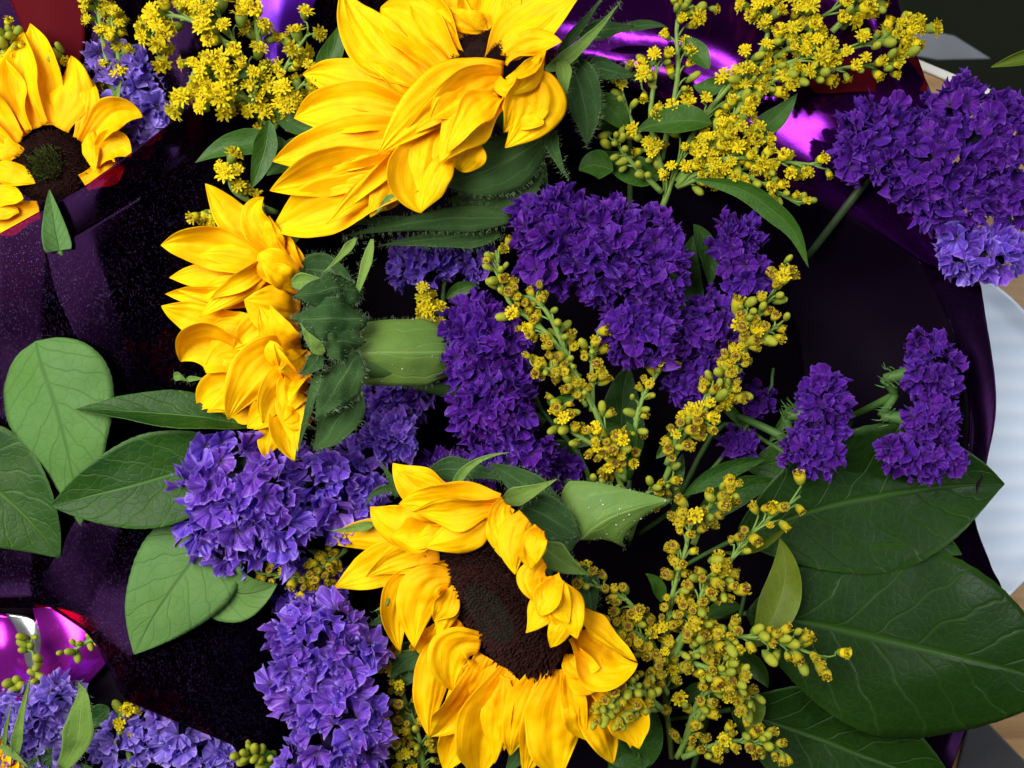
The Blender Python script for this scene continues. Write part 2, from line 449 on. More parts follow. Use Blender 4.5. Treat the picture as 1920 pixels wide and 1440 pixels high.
def wood_mat():
    t = NT('wood_table')
    o = t.sep(t.obj())
    g = t.noise(1.0, 5, t.comb(t.math('MULTIPLY', o[0], 9.0), t.math('MULTIPLY', o[1], 120.0), 0.0), 0.6, 0.4)
    c = t.ramp(g.outputs[0], [(0.3, (0.26, 0.14, 0.055)), (0.55, (0.40, 0.235, 0.10)), (0.75, (0.47, 0.29, 0.13))])
    return t.done(t.bsdf(c, 0.5, t.bump(g.outputs[0], 0.2, 0.001)))
M['wood'] = wood_mat()
M['white_edge'] = mat_simple('white_edge', (0.74, 0.73, 0.68), (0.66, 0.65, 0.6), 60.0, 0.5)
def plate_mat():
    t = NT('white_ribbed')
    o = t.sep(t.obj())
    w = t.math('SINE', t.math('ADD', t.math('MULTIPLY', o[1], 520.0), t.math('MULTIPLY', t.noise(12.0, 2, t.obj()).outputs[0], 4.0)))
    c = t.mix(t.math('MULTIPLY_ADD', w, 0.5, 0.5), (0.62, 0.72, 0.86), (0.70, 0.78, 0.90))
    return t.done(t.bsdf(c, 0.45, t.bump(w, 0.3, 0.001)))
M['plate'] = plate_mat()
M['floor'] = mat_simple('dark_floor', (0.012, 0.02, 0.008), (0.02, 0.026, 0.014), 8.0, 0.9)
M['grey'] = mat_simple('grey_card', (0.20, 0.22, 0.27), (0.14, 0.15, 0.17), 14.0, 0.8)
M['dark_grey'] = mat_simple('dark_grey', (0.045, 0.045, 0.05), (0.035, 0.034, 0.04), 50.0, 0.6)

def slab(name, quad, h, thick, mat, bev=0.001):
    """a flat board: quad of photo points at height h, given thickness downwards"""
    top = [W(x, y, h) for x, y in quad]
    bot = [p - Vector((0, 0, thick)) for p in top]
    n = len(quad)
    F = [tuple(range(n))[::-1], tuple(range(n, 2 * n))]
    for i in range(n): F.append((i, (i + 1) % n, n + (i + 1) % n, n + i))
    o = mesh_obj(name, top + bot, F, mat, None, None, None, False)
    b = o.modifiers.new('bevel', 'BEVEL'); b.width = bev; b.segments = 2
    return o

fl = mesh_obj('floor', [Vector((x, y, -1.0)) for x, y in ((-3, -3), (3, -3), (3, 3), (-3, 3))], [(0, 1, 2, 3)], M['floor'], None, None, None, False)
fl['kind'] = 'structure'
TH = -560
tb = slab('table', [(-900, 2300), (2700, 2300), (2700, 560), (1920, 214), (1660, 104), (900, -217), (-900, -980)], TH, 0.02, M['wood'])
tb['kind'] = 'structure'
eb = slab('table_edge', [(2700, 560 - 4), (1920, 212), (1660, 102), (900, -219), (-900, -982), (-900, -1000), (900, -237), (1660, 84), (1920, 192), (2700, 536)], TH + 4, 0.026, M['white_edge'])
tag(eb, 'white edge strip along the far side of the wooden table', 'table edge')
# round white tray under the right side of the wrap
mb = MB(); c0 = W(1640, 835, -470); Rr = 372 * U * (CAM_Z + 470 * U) / CAM_Z
prof = [(0, 0.0), (0.9, 0.0), (0.94, 0.001), (0.985, 0.0035), (1.0, 0.004), (1.0, 0.002), (0.95, -0.001), (0.9, -0.003), (0, -0.003)]
seg = 96; v = []; f = []
for r_, z_ in prof:
    for k in range(seg):
        a = 2 * math.pi * k / seg
        v.append(c0 + Vector((r_ * Rr * math.cos(a), r_ * Rr * math.sin(a), z_)))
for i in range(len(prof) - 1):
    for k in range(seg): f.append((i * seg + k, i * seg + (k + 1) % seg, (i + 1) * seg + (k + 1) % seg, (i + 1) * seg + k))
mb.add(v, f)
tag(mb.build('tray', M['plate']), 'round white ribbed tray on the table under the right edge of the wrap', 'tray')
tag(slab('grey_card', [(1655, 40), (1790, 66), (1860, 110), (1760, 112), (1670, 96)], -1500, 0.004, M['grey']), 'blurred pale grey card lying beyond the table edge', 'card')
tag(slab('dark_mat', [(1780, 1500), (1815, 1360), (1850, 1352), (1935, 1440), (1960, 1520)], TH + 12, 0.002, M['dark_grey']), 'dark grey mat on the table in the lower right corner', 'mat')

# right wrap: inner cone, ridge, flange
outer = [(1000, -120, -60), (1400, -90, -60), (1640, -60, -55), (1692, 30, -50), (1746, 190, -45), (1800, 400, -40), (1840, 540, -40), (1868, 740, -40), (1852, 860, -45), (1826, 960, -50), (1858, 1060, -60), (1880, 1125, -80), (1850, 1280, -100), (1800, 1400, -110), (1760, 1520, -110)]
ridge = [(1000, 120, -70), (1250, 190, -60), (1400, 325, -50), (1480, 352, -46), (1545, 382, -42), (1610, 415, -40), (1720, 485, -44), (1780, 600, -60), (1815, 740, -70), (1815, 860, -70), (1790, 960, -80), (1810, 1060, -90), (1830, 1140, -100), (1800, 1280, -120), (1700, 1520, -130)]
inner = [(1000, 250, -190), (1180, 330, -190), (1290, 420, -190), (1340, 450, -190), (1380, 500, -190), (1420, 540, -190), (1480, 600, -190), (1500, 680, -190), (1510, 780, -190), (1510, 860, -190), (1500, 960, -190), (1500, 1060, -190), (1490, 1160, -190), (1480, 1280, -190), (1400, 1520, -190)]
def mid(a, b, f, dh): return [tuple(p * (1 - f) + q * f for p, q in zip(i, j))[:2] + (i[2] * (1 - f) + j[2] * f + dh,) for i, j in zip(a, b)]
sheet('wrapping_film', 'dark purple film forming the black hollow right of the middle flowers', M['film_shaded'], [inner, mid(inner, ridge, 0.5, -25), ridge], 90, 24, 2, 3)
ridge2 = [(x, y, h + 1.0) for x, y, h in ridge]
sheet('wrapping_film', 'glossy purple film flange rising behind the right goldenrod and statice', M['film_clean'],
      [r_[:7] for r_ in (ridge2, mid(ridge2, outer, 0.12, 9), mid(ridge2, outer, 0.45, -4), mid(ridge2, outer, 0.8, 16), outer)], 90, 50, 1, 5)
sheet('wrapping_film', 'dark beaded film edge curving down beside the white tray', M['film_edge'],
      [r_[6:] for r_ in (ridge2, mid(ridge2, outer, 0.4, -4), outer)], 90, 24, 2, 5)
# floor of the cone under all the flowers, its shade put into the colour
sheet('wrapping_film', 'shade-painted film at the bottom behind all the middle flowers', M['film_shaded'],
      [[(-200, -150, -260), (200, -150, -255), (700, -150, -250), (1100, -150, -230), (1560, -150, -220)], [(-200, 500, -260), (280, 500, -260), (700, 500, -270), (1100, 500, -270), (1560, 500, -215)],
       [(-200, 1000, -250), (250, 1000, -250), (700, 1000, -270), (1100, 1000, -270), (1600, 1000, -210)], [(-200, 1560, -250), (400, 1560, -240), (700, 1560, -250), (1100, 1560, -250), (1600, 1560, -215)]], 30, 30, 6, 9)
# left sheets
sheet('wrapping_film', 'speckled purple film whose straight edge cuts across the upper left sunflower', M['film'],
      [[(-80, 482, -30), (0, 437, -26), (80, 393, -24), (167, 343, -24), (250, 283, -26), (337, 217, -34), (420, 140, -60)],
       [(-80, 520, -36), (0, 490, -30), (80, 460, -28), (190, 400, -30), (300, 330, -50), (380, 280, -90), (460, 220, -120)],
       [(-80, 760, -60), (0, 760, -56), (80, 740, -60), (200, 700, -80), (330, 600, -110), (400, 500, -130), (480, 420, -150)],
       [(-80, 1085, -62), (0, 1085, -60), (60, 1080, -62), (130, 1075, -80), (260, 1000, -120), (380, 900, -150), (500, 800, -170)],
       [(-80, 1122, -50), (0, 1120, -48), (60, 1118, -50), (110, 1116, -70), (260, 1040, -120), (380, 940, -150), (500, 840, -170)],
       [(-80, 1142, -62), (0, 1140, -60), (60, 1140, -62), (108, 1138, -80), (260, 1060, -130), (380, 960, -160), (500, 860, -180)]], 61, 70, 1.2, 11, lin=True)
sheet('wrapping_film', 'dark speckled film corner lying left of the side-on sunflower', M['film'],
      [[(82, 470, -12), (160, 428, -12), (260, 368, -22), (360, 305, -50), (520, 210, -110)],
       [(104, 560, -14), (200, 520, -18), (300, 470, -40), (420, 430, -90), (600, 380, -170)],
       [(150, 655, -20), (240, 640, -28), (330, 620, -60), (450, 600, -120), (650, 600, -200)],
       [(190, 745, -26), (260, 740, -34), (350, 740, -70), (470, 740, -130), (680, 740, -210)],
       [(240, 850, -34), (300, 860, -50), (380, 860, -90), (500, 860, -150), (700, 860, -220)]], 53, 50, 1.2, 17, lin=True)
sheet('wrapping_film', 'black speckled film with a bent corner below the pale left leaves', M['film'],
      [[(150, 955, -22), (240, 960, -26), (360, 960, -50), (520, 960, -110), (680, 960, -180)],
       [(108, 1030, -16), (200, 1060, -20), (330, 1080, -30), (500, 1100, -80), (680, 1120, -170)],
       [(64, 1110, -14), (160, 1172, -12), (246, 1236, 2), (380, 1260, -20), (620, 1300, -150)],
       [(70, 1116, -22), (166, 1180, -22), (234, 1306, -16), (375, 1362, -16), (600, 1440, -130)],
       [(74, 1122, -40), (170, 1186, -42), (233, 1312, -36), (372, 1368, -38), (590, 1470, -140)]], 73, 60, 1.0, 23, lin=True)
# behind the upper left sunflower, and small coloured sheets
sheet('wrapping_film', 'dark maroon film behind the upper left goldenrod and statice', M['film'],
      [[(-80, -120, -190), (200, -60, -180), (330, -60, -110), (700, -60, -170)], [(-80, 100, -190), (220, 100, -180), (345, 100, -100), (700, 100, -190)], [(-80, 300, -190), (240, 250, -180), (390, 220, -120), (700, 240, -210)], [(-80, 620, -190), (250, 520, -180), (420, 460, -160), (700, 480, -230)]], 40, 30, 6, 29)
sheet('wrapping_film', 'dull red film showing above the upper left sunflower', M['film_red'],
      [[(0, -40, -172), (70, -40, -168), (150, -40, -170)], [(40, 50, -170), (90, 40, -160), (160, 60, -172)], [(60, 110, -176), (110, 110, -168), (150, 120, -178)]], 20, 20, 4, 31)
sheet('wrapping_film', 'bright violet film scrap at the top edge beside the yellow goldenrod', M['film_violet'],
      [[(480, -60, -120), (540, -60, -110), (620, -60, -130)], [(478, 20, -125), (530, 20, -112), (590, 10, -135)], [(490, 130, -140), (520, 130, -130), (545, 110, -150)]], 20, 20, 3, 37)
sheet('wrapping_film', 'red foil flap under the goldenrod tips near the table', M['film_red'],
      [[(1470, 120, -50), (1600, 90, -46), (1690, 40, -46)], [(1500, 150, -46), (1620, 135, -38), (1722, 110, -42)], [(1530, 176, -44), (1640, 172, -40), (1746, 172, -42)]], 30, 30, 5, 41, wscale=.0012)
sheet('wrapping_film', 'shiny magenta film fold in the lower left gap', M['film_pink'],
      [[(60, 1130, -120), (130, 1140, -112), (230, 1180, -118)], [(74, 1220, -118), (135, 1220, -100), (210, 1230, -110)], [(60, 1320, -120), (100, 1320, -104), (150, 1300, -120)]], 24, 24, 3, 43)
sheet('wrapping_film', 'pale pink film at the far left of the lower gap', M['film_pink'],
      [[(-60, 1140, -130), (0, 1150, -130), (40, 1160, -138)], [(-60, 1220, -120), (10, 1220, -126), (60, 1230, -138)], [(-60, 1320, -130), (0, 1320, -132), (70, 1320, -142)]], 20, 20, 10, 47)
sheet('wrapping_film', 'silvery white foil scrap between two pink film folds', M['film_silver'],
      [[(10, 1150, -124), (60, 1160, -118), (96, 1200, -124)], [(34, 1190, -122), (60, 1195, -112), (92, 1210, -122)], [(50, 1250, -126), (64, 1260, -120), (84, 1260, -126)]], 16, 16, 3, 53)
sheet('wrapping_film', 'shade-painted film between the magenta fold and the lower left statice', M['film_shaded'],
      [[(-100, 1060, -175), (120, 1060, -160), (320, 1100, -150)], [(-100, 1200, -170), (180, 1200, -150), (300, 1200, -140)], [(-60, 1330, -150), (180, 1330, -130), (300, 1330, -130)], [(-60, 1500, -140), (180, 1500, -140), (560, 1500, -140)]], 20, 20, 3, 59)

# ------------------------------------------------------------------ statice
def floret_mesh(seed):
    """papery funnel with a pleated, crinkled rim; some are torn open on one side like a fan"""
    r = random.Random(seed)
    n = 60; rings = (0.06, 0.32, 0.58, 0.8, 0.92, 1.0)
    full = seed % 3 != 0
    span = 2 * math.pi if full else r.uniform(3.4, 5.0)
    V = []; UVs = []; F = []
    ph = [r.uniform(0, 6.28) for _ in range(8)]
    k1 = r.choice((3, 4, 5)); k2 = r.choice((7, 8, 9)); k3 = r.choice((13, 15, 17))
    depth = r.uniform(0.35, 0.85); sq = r.uniform(0.7, 1.0)
    for a in range(len(rings)):
        s = rings[a]
        for k in range(n + (0 if full else 1)):
            th = span * k / n
            q = 2 * math.pi * k / n
            lobe = 1 + s * (0.06 * math.cos(5 * q + ph[0]) + 0.04 * math.sin(k2 * q + ph[1]))
            rr = s * (lobe + (r.uniform(-.035, .03) if s > .99 else 0))
            z = depth * s ** 0.8 + s ** 1.6 * (0.24 * math.sin(k1 * q + ph[2]) + 0.2 * math.sin(k2 * q + ph[3])) + s ** 3 * (0.12 * math.sin(k3 * q + ph[4]) + r.uniform(-.03, .03))
            th2 = th + s ** 2 * 0.16 * math.sin(k2 * q + ph[5])
            V.append(Vector((rr * math.cos(th2), rr * sq * math.sin(th2), z))); UVs.append((k / n, s))
    m = n if full else n + 1
    for a in range(len(rings) - 1):
        for k in range(n):
            k2_ = (k + 1) % m
            F.append((a * m + k, a * m + k2_, (a + 1) * m + k2_, (a + 1) * m + k))
    me = bpy.data.meshes.new('floret')
    me.from_pydata([tuple(v) for v in V], [], F)
    me.polygons.foreach_set('use_smooth', [True] * len(F))
    l = me.uv_layers.new(name='UVMap'); vi = [0] * len(me.loops); me.loops.foreach_get('vertex_index', vi)
    flat = []
    for i in vi: flat.extend(UVs[i])
    l.data.foreach_set('uv', flat)
    return me
FLO = {}
for mname in ('violet', 'purple', 'blue'):
    FLO[mname] = []
    for s in range(14):
        me = floret_mesh(100 + s); me.materials.append(M[mname]); FLO[mname].append(me)

def place(name, me, parent, pos, axis, spin, sc):
    o = bpy.data.objects.new(name, me); COL.objects.link(o); o.parent = parent
    q = axis.normalized().to_track_quat('Z', 'Y').to_matrix().to_4x4()
    o.matrix_local = Matrix.Translation(pos - Vector(parent['_org'])) @ q @ Matrix.Rotation(spin, 4, 'Z') @ Matrix.Diagonal((*([sc] * 3 if not isinstance(sc, tuple) else sc), 1))
    return o

def statice(label, mname, blobs, size, seed, stem=None, hairs=None, group='purple statice flower heads'):
    """blobs: ellipsoids (x, y, h, rx, ry, rh) whose upper sides carry papery florets"""
    r = random.Random(seed)
    b0 = blobs[0]
    root = thing('statice_sprig', label, 'flower', W(b0[0], b0[1], b0[2] - 60), group)
    taken = []
    core = MB()
    for (x, y, h, rx, ry, rh) in blobs:
        n = int(2.6 * rx * ry / (size * size) * 4.2)
        c = W(x, y, h); k = (CAM_Z - c.z) / CAM_Z * U
        for i in range(n * 9):
            zc = r.uniform(-0.15, 1.0); a = r.uniform(0, 6.2832); q = math.sqrt(max(0, 1 - zc * zc))
            d = Vector((q * math.cos(a), q * math.sin(a), zc))
            p = c + Vector((d.x * rx * k, d.y * ry * k, d.z * rh * k)) * r.uniform(0.84, 1.04)
            if any((p - t).length < size * k * 0.43 for t in taken): continue
            inside = False
            for (x2, y2, h2, a2, b2, c2) in blobs:
                c2p = W(x2, y2, h2); e = p - c2p
                if (e.x / (a2 * k)) ** 2 + (e.y / (b2 * k)) ** 2 + (e.z / (c2 * k)) ** 2 < 0.5: inside = True
            if inside: continue
            taken.append(p)
            nrm = Vector((d.x / rx, d.y / ry, d.z / rh)).normalized()
            ax = nrm + Vector((r.uniform(-.75, .75), r.uniform(-.75, .75), r.uniform(-.3, .4)))
            s = size * k * r.uniform(0.40, 0.66)
            place('floret', r.choice(FLO[mname]), root, p - ax.normalized() * s * 0.6, ax, r.uniform(0, 6.28), (s, s, s * r.uniform(.7, 1.25)))
        # filler core; shade between the florets is put into its dark colour
        v = []; f = []
        for a_ in range(7):
            lat = -math.pi / 2 + math.pi * a_ / 6
            for b_ in range(10):
                lo = 2 * math.pi * b_ / 10
                v.append(c + Vector((math.cos(lat) * math.cos(lo) * rx, math.cos(lat) * math.sin(lo) * ry, math.sin(lat) * rh)) * (k * 0.52))
        for a_ in range(6):
            for b_ in range(10): f.append((a_ * 10 + b_, a_ * 10 + (b_ + 1) % 10, (a_ + 1) * 10 + (b_ + 1) % 10, (a_ + 1) * 10 + b_))
        core.add(v, f)
    core.build('filler_core', M['core_shade'], root)
    sm = MB()
    if stem: sm.tube([W(*p) for p in stem], 9 * U, 7 * U)
    else:
        sm.tube([W(b0[0], b0[1], b0[2]), W(b0[0] * .9 + 96, b0[1] * .9 + 72, b0[2] - 60), W(b0[0] * .8 + 192, b0[1] * .8 + 144, -245)], 6 * U, 8 * U)
    if hairs:
        for (hx, hy, hh, n, dx, dy) in hairs:   # green calyx that the hairs grow on
            near = min(blobs, key=lambda q: (q[0] - hx) ** 2 + (q[1] - hy) ** 2)
            sm.tube([W(hx - 8, hy, hh - 6), W((hx + near[0]) / 2, (hy + near[1]) / 2, hh + 4), W(near[0], near[1], near[2])], 9 * U, 20 * U, 9)
            sm.tube([W(hx - 8, hy, hh - 6), W(*stem[0])], 8 * U, 8 * U, 7)
    sm.build('stem', M['stem_dark'] if not hairs else M['stem'], root)
    if hairs:
        hm = MB()
        for (hx, hy, hh, n, dx, dy) in hairs:
            for _ in range(n):
                p = W(hx + r.uniform(-8, 22), hy + r.uniform(-18, 18), hh + 4)
                d = Vector((dx + r.uniform(-.5, .5), -dy + r.uniform(-.5, .5), r.uniform(0, .7))).normalized() * r.uniform(12, 30) * U
                s = Vector((-d.y, d.x, 0)).normalized() * 1.7 * U
                bend = p + d * .6 + Vector((r.uniform(-3, 3), r.uniform(-3, 3), 3)) * U
                hm.add([p - s, p + s, bend + s * .5, bend - s * .5, p + d], [(0, 1, 2, 3), (3, 2, 4)])
        hm.build('bract_hair', M['stem'], root)['kind'] = 'stuff'
    return root

statice('round violet statice head under the side-on sunflower, beside pale leaves', 'violet',
        [(440, 935, 10, 108, 118, 60), (430, 1030, 5, 60, 45, 40), (520, 985, 8, 58, 70, 45), (600, 885, -30, 62, 50, 36), (640, 955, -35, 66, 50, 34), (560, 870, -20, 40, 40, 30)], 62, 1)
statice('tall violet statice head at the bottom edge left of the open sunflower', 'violet',
        [(600, 1190, 5, 88, 72, 52), (595, 1280, 8, 92, 80, 55), (640, 1370, 6, 84, 90, 55), (690, 1225, 0, 38, 34, 34), (560, 1430, -10, 40, 40, 30)], 60, 2)
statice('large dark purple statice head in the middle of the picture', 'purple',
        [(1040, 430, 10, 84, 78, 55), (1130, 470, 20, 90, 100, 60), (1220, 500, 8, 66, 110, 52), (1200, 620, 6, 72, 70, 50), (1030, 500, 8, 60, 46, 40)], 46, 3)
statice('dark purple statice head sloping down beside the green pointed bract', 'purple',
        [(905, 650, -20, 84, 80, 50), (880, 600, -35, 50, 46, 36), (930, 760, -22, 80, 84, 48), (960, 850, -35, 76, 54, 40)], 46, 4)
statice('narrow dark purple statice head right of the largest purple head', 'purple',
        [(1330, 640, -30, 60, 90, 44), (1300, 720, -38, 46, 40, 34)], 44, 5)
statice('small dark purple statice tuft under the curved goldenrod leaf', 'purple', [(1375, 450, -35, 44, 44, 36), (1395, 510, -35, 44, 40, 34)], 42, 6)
statice('dim violet statice head between the side-on and the open sunflower', 'violet',
        [(735, 815, -60, 52, 42, 34), (680, 850, -62, 50, 34, 30), (690, 930, -50, 40, 46, 34)], 46, 7)
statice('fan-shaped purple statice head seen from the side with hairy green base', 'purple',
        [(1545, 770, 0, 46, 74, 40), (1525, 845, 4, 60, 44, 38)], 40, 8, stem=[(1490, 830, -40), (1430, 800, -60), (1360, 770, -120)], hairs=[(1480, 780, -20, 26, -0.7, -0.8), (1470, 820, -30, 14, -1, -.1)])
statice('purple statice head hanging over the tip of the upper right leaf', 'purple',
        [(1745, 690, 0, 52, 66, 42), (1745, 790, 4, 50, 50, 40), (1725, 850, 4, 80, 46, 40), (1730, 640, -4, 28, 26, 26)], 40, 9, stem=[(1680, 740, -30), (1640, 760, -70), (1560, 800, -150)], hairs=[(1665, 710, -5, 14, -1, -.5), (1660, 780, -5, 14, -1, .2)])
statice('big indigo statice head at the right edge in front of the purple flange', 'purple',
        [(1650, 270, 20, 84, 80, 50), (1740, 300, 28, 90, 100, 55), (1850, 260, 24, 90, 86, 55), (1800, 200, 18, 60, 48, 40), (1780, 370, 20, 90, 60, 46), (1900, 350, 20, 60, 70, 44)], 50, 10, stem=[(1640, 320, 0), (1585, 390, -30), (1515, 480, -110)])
statice('lower indigo statice tuft at the right edge above the white tray', 'violet', [(1850, 480, 6, 84, 44, 40), (1800, 460, 6, 40, 40, 34)], 52, 11)
statice('pale blue-violet statice head behind the upper left sunflower', 'blue', [(225, 140, -150, 76, 56, 36), (265, 190, -150, 70, 62, 36), (250, 245, -150, 50, 40, 30)], 50, 12)
statice('pale violet statice head in the lower left corner behind the curled sepals', 'blue', [(60, 1340, -60, 66, 56, 36), (90, 1400, -66, 60, 44, 34), (110, 1300, -60, 30, 36, 30), (20, 1400, -60, 46, 60, 30)], 50, 13)
statice('pale violet statice head under the cut edge of the black film', 'blue', [(240, 1390, -62, 60, 52, 34), (320, 1370, -62, 60, 56, 34), (270, 1340, -70, 50, 34, 28), (390, 1420, -72, 50, 40, 30)], 50, 14)
statice('shadowed blue statice tuft behind the sepals of the top sunflower', 'violet', [(790, 500, -110, 64, 46, 30), (880, 490, -120, 46, 40, 30)], 44, 15)
statice('small shadowed statice tuft between the open sunflower and tall head', 'violet', [(590, 1090, -70, 60, 46, 30), (560, 1130, -80, 46, 30, 30)], 42, 16)
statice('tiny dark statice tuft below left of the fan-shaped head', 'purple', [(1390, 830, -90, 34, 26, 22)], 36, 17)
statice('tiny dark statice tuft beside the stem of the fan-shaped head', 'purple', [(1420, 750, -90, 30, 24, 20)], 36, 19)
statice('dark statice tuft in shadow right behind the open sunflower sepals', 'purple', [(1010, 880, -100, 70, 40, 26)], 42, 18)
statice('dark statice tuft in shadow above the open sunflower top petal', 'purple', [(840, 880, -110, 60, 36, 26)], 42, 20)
statice('deeply shadowed statice tuft below the ribbed green bract', 'violet', [(740, 745, -140, 70, 50, 26)], 42, 21)

# ------------------------------------------------------------------ goldenrod
def head_mesh(kind, seed):
    r = random.Random(seed); V = []; F = []; Mi = []
    n = 8
    def ring(rad, z): 
        i = len(V)
        for k in range(n):
            a = 2 * math.pi * k / n; V.append((rad * math.cos(a), rad * math.sin(a), z))
        return i
    def band(a, b, m):
        for k in range(n): F.append((a + k, a + (k + 1) % n, b + (k + 1) % n, b + k)); Mi.append(m)
    if kind == 'bud':
        rs = [ring(0.2, -2.2), ring(0.55, -1.6), ring(0.72, -0.7), ring(0.68, 0.1), ring(0.5, 0.6), ring(0.2, 0.85)]
        for bi, (a, b) in enumerate(zip(rs, rs[1:])): band(a, b, 0 if bi < 2 else 1)
        F.append(tuple(rs[-1] + k for k in range(n))); Mi.append(1)
        mats = ('gold_green', 'gold_cup', 'gold_brown')
    else:
        rs = [ring(0.22, -2.0), ring(0.6, -1.5), ring(0.8, -0.8), ring(0.82, 0.0), ring(0.55, 0.1)]
        band(rs[0], rs[1], 0); band(rs[1], rs[2], 0); band(rs[2], rs[3], 1 if kind != 'open' else 0); band(rs[3], rs[4], 1)
        F.append(tuple(rs[4] + k for k in range(n))); Mi.append(2 if (kind == 'spent' and seed % 2) else 1)
        passes = ((11, 1.0, 0.15), (8, 0.62, 0.6), (5, 0.3, 0.75)) if kind == 'open' else ((10, 0.55, 0.4), (6, 0.3, 0.6)) if kind == 'half' else ((9, r.uniform(.12, .4), 0.45),)
        for nr, ln, up in passes:
            for k in range(nr):
                a = 2 * math.pi * (k + r.uniform(-.3, .3)) / nr
                d = Vector((math.cos(a), math.sin(a), 0)); s = Vector((-d.y, d.x, 0))
                l = ln * r.uniform(.65, 1.15); wd = 0.21 if kind == 'open' else 0.22
                z1 = up + r.uniform(-.2, .25)
                b0 = 0.7 if ln > .5 or kind == 'spent' else 0.4
                b = d * b0
                i = len(V)
                V.extend([tuple(b - s * wd * .7), tuple(b + s * wd * .7), tuple(d * (b0 + l * .6) + s * wd + UP * z1), tuple(d * (b0 + l * .6) - s * wd + UP * z1), tuple(d * (b0 + l) + UP * (z1 * .75))])
                F.extend([(i, i + 1, i + 2, i + 3), (i + 3, i + 2, i + 4)]); Mi.extend([1, 1])
        for k in range(7):
            a = r.uniform(0, 6.28); q = r.uniform(0, .5)
            c = Vector((q * math.cos(a), q * math.sin(a), 0.05)); i = len(V); s = 0.17
            hh = r.uniform(.25, .6)
            V.extend([tuple(c + Vector((s, 0, 0))), tuple(c + Vector((-s * .5, s * .87, 0))), tuple(c + Vector((-s * .5, -s * .87, 0))), tuple(c + Vector((s * .9, 0, hh))), tuple(c + Vector((-s * .45, s * .8, hh))), tuple(c + Vector((-s * .45, -s * .8, hh)))])
            F.extend([(i, i + 1, i + 4, i + 3), (i + 1, i + 2, i + 5, i + 4), (i + 2, i, i + 3, i + 5), (i + 3, i + 4, i + 5)])
            mm = 1 if (kind == 'open' or r.random() < .6) else 2
            Mi.extend([mm] * 4)
        mats = ('gold_green', 'gold_bright', 'gold_brown') if kind == 'open' else ('gold_cup', 'gold', 'gold_brown')
        if kind == 'half': mats = ('gold_green', 'gold_bright', 'gold_brown')
    me = bpy.data.meshes.new('flower_head'); me.from_pydata(V, [], F)
    for m in mats: me.materials.append(M[m])
    me.polygons.foreach_set('material_index', Mi)
    me.polygons.foreach_set('use_smooth', [True] * len(F))
    return me
HEADS = {k: [head_mesh(k, 40 + s) for s in range(10)] for k in ('open', 'half', 'spent', 'bud')}

def goldenrod(label, branches, seed, leaves=(), heads=(), group='goldenrod sprays', stemmat='stem_gold'):
    """branches: (polyline, n heads, spread px, size px, {kind: weight}); heads: (x, y, h, size, kind)"""
    r = random.Random(seed)
    p0 = branches[0][0][0]
    root = thing('goldenrod_spray', label, 'flower', W(*p0), group)
    st = MB(); placed = []
    for (line, n, spread, size, kinds) in branches:
        P = catmull([W(*p) for p in line], 40)
        st.tube([W(*p) for p in line], 6.5 * U, 2.6 * U, 6, 0, 16)
        kl = [k for k, w_ in kinds.items() for _ in range(w_)]
        tries = 0; done = 0
        n = int(n * (1.7 if 'spent' in kinds or 'bud' in kinds else 1.3))
        while done < n and tries < n * 12:
            tries += 1
            t = r.uniform(0.12, 1.0) if done else 1.0
            i = min(int(t * 39), 39)
            T = (P[min(i + 1, 39)] - P[max(i - 1, 0)]).normalized()
            a = r.uniform(-.35, math.pi + .35) if r.random() < .8 else r.uniform(0, 6.28)
            S = T.cross(UP).normalized()
            side = S * math.cos(a) + UP.cross(S).cross(S).normalized() * 0 + UP * max(-.25, math.sin(a))
            off = side.normalized() * spread * U * r.uniform(.45, 1.05) + T * spread * U * .35 * (1 if done else 2)
            pos = P[i] + off
            if any((pos - q).length < size * U * 1.15 for q in placed): continue
            placed.append(pos); done += 1
            ax = off.normalized() * .9 + Vector((0, 0, .55)) + Vector((r.uniform(-.5, .5), r.uniform(-.5, .5), r.uniform(-.2, .3)))
            ax.normalize()
            s = size * U * r.choice((r.uniform(.55, .82), r.uniform(.75, 1.05)))
            kd = r.choice(kl)
            place('flower_head', r.choice(HEADS[kd]), root, pos, ax, r.uniform(0, 6.28), (s, s, s * r.uniform(.85, 1.1)))
            st.tube([P[max(i - 2, 0)], P[i] + off * .35, pos - ax * s * 1.9], 2.0 * U, 1.8 * U, 5, 0, 4)
    for (x, y, h, size, kd) in heads:
        pos = W(x, y, h); ax = Vector((r.uniform(-.5, .5), r.uniform(-.5, .5), 1)).normalized(); s = size * U
        place('flower_head', r.choice(HEADS[kd]), root, pos, ax, r.uniform(0, 6.28), s)
    st.build('stem', M[stemmat], root)
    for i, (pts, w_, roll, mat) in enumerate(leaves):
        blade('leaf', root, M[mat], [W(*p) for p in pts], w_ * U, roll=roll, cup=0.35, fold=0.18, prof=prof_leaf, nu=18, nv=8, seed=seed * 5 + i, crumple=0.05, wave=.1)
    return root

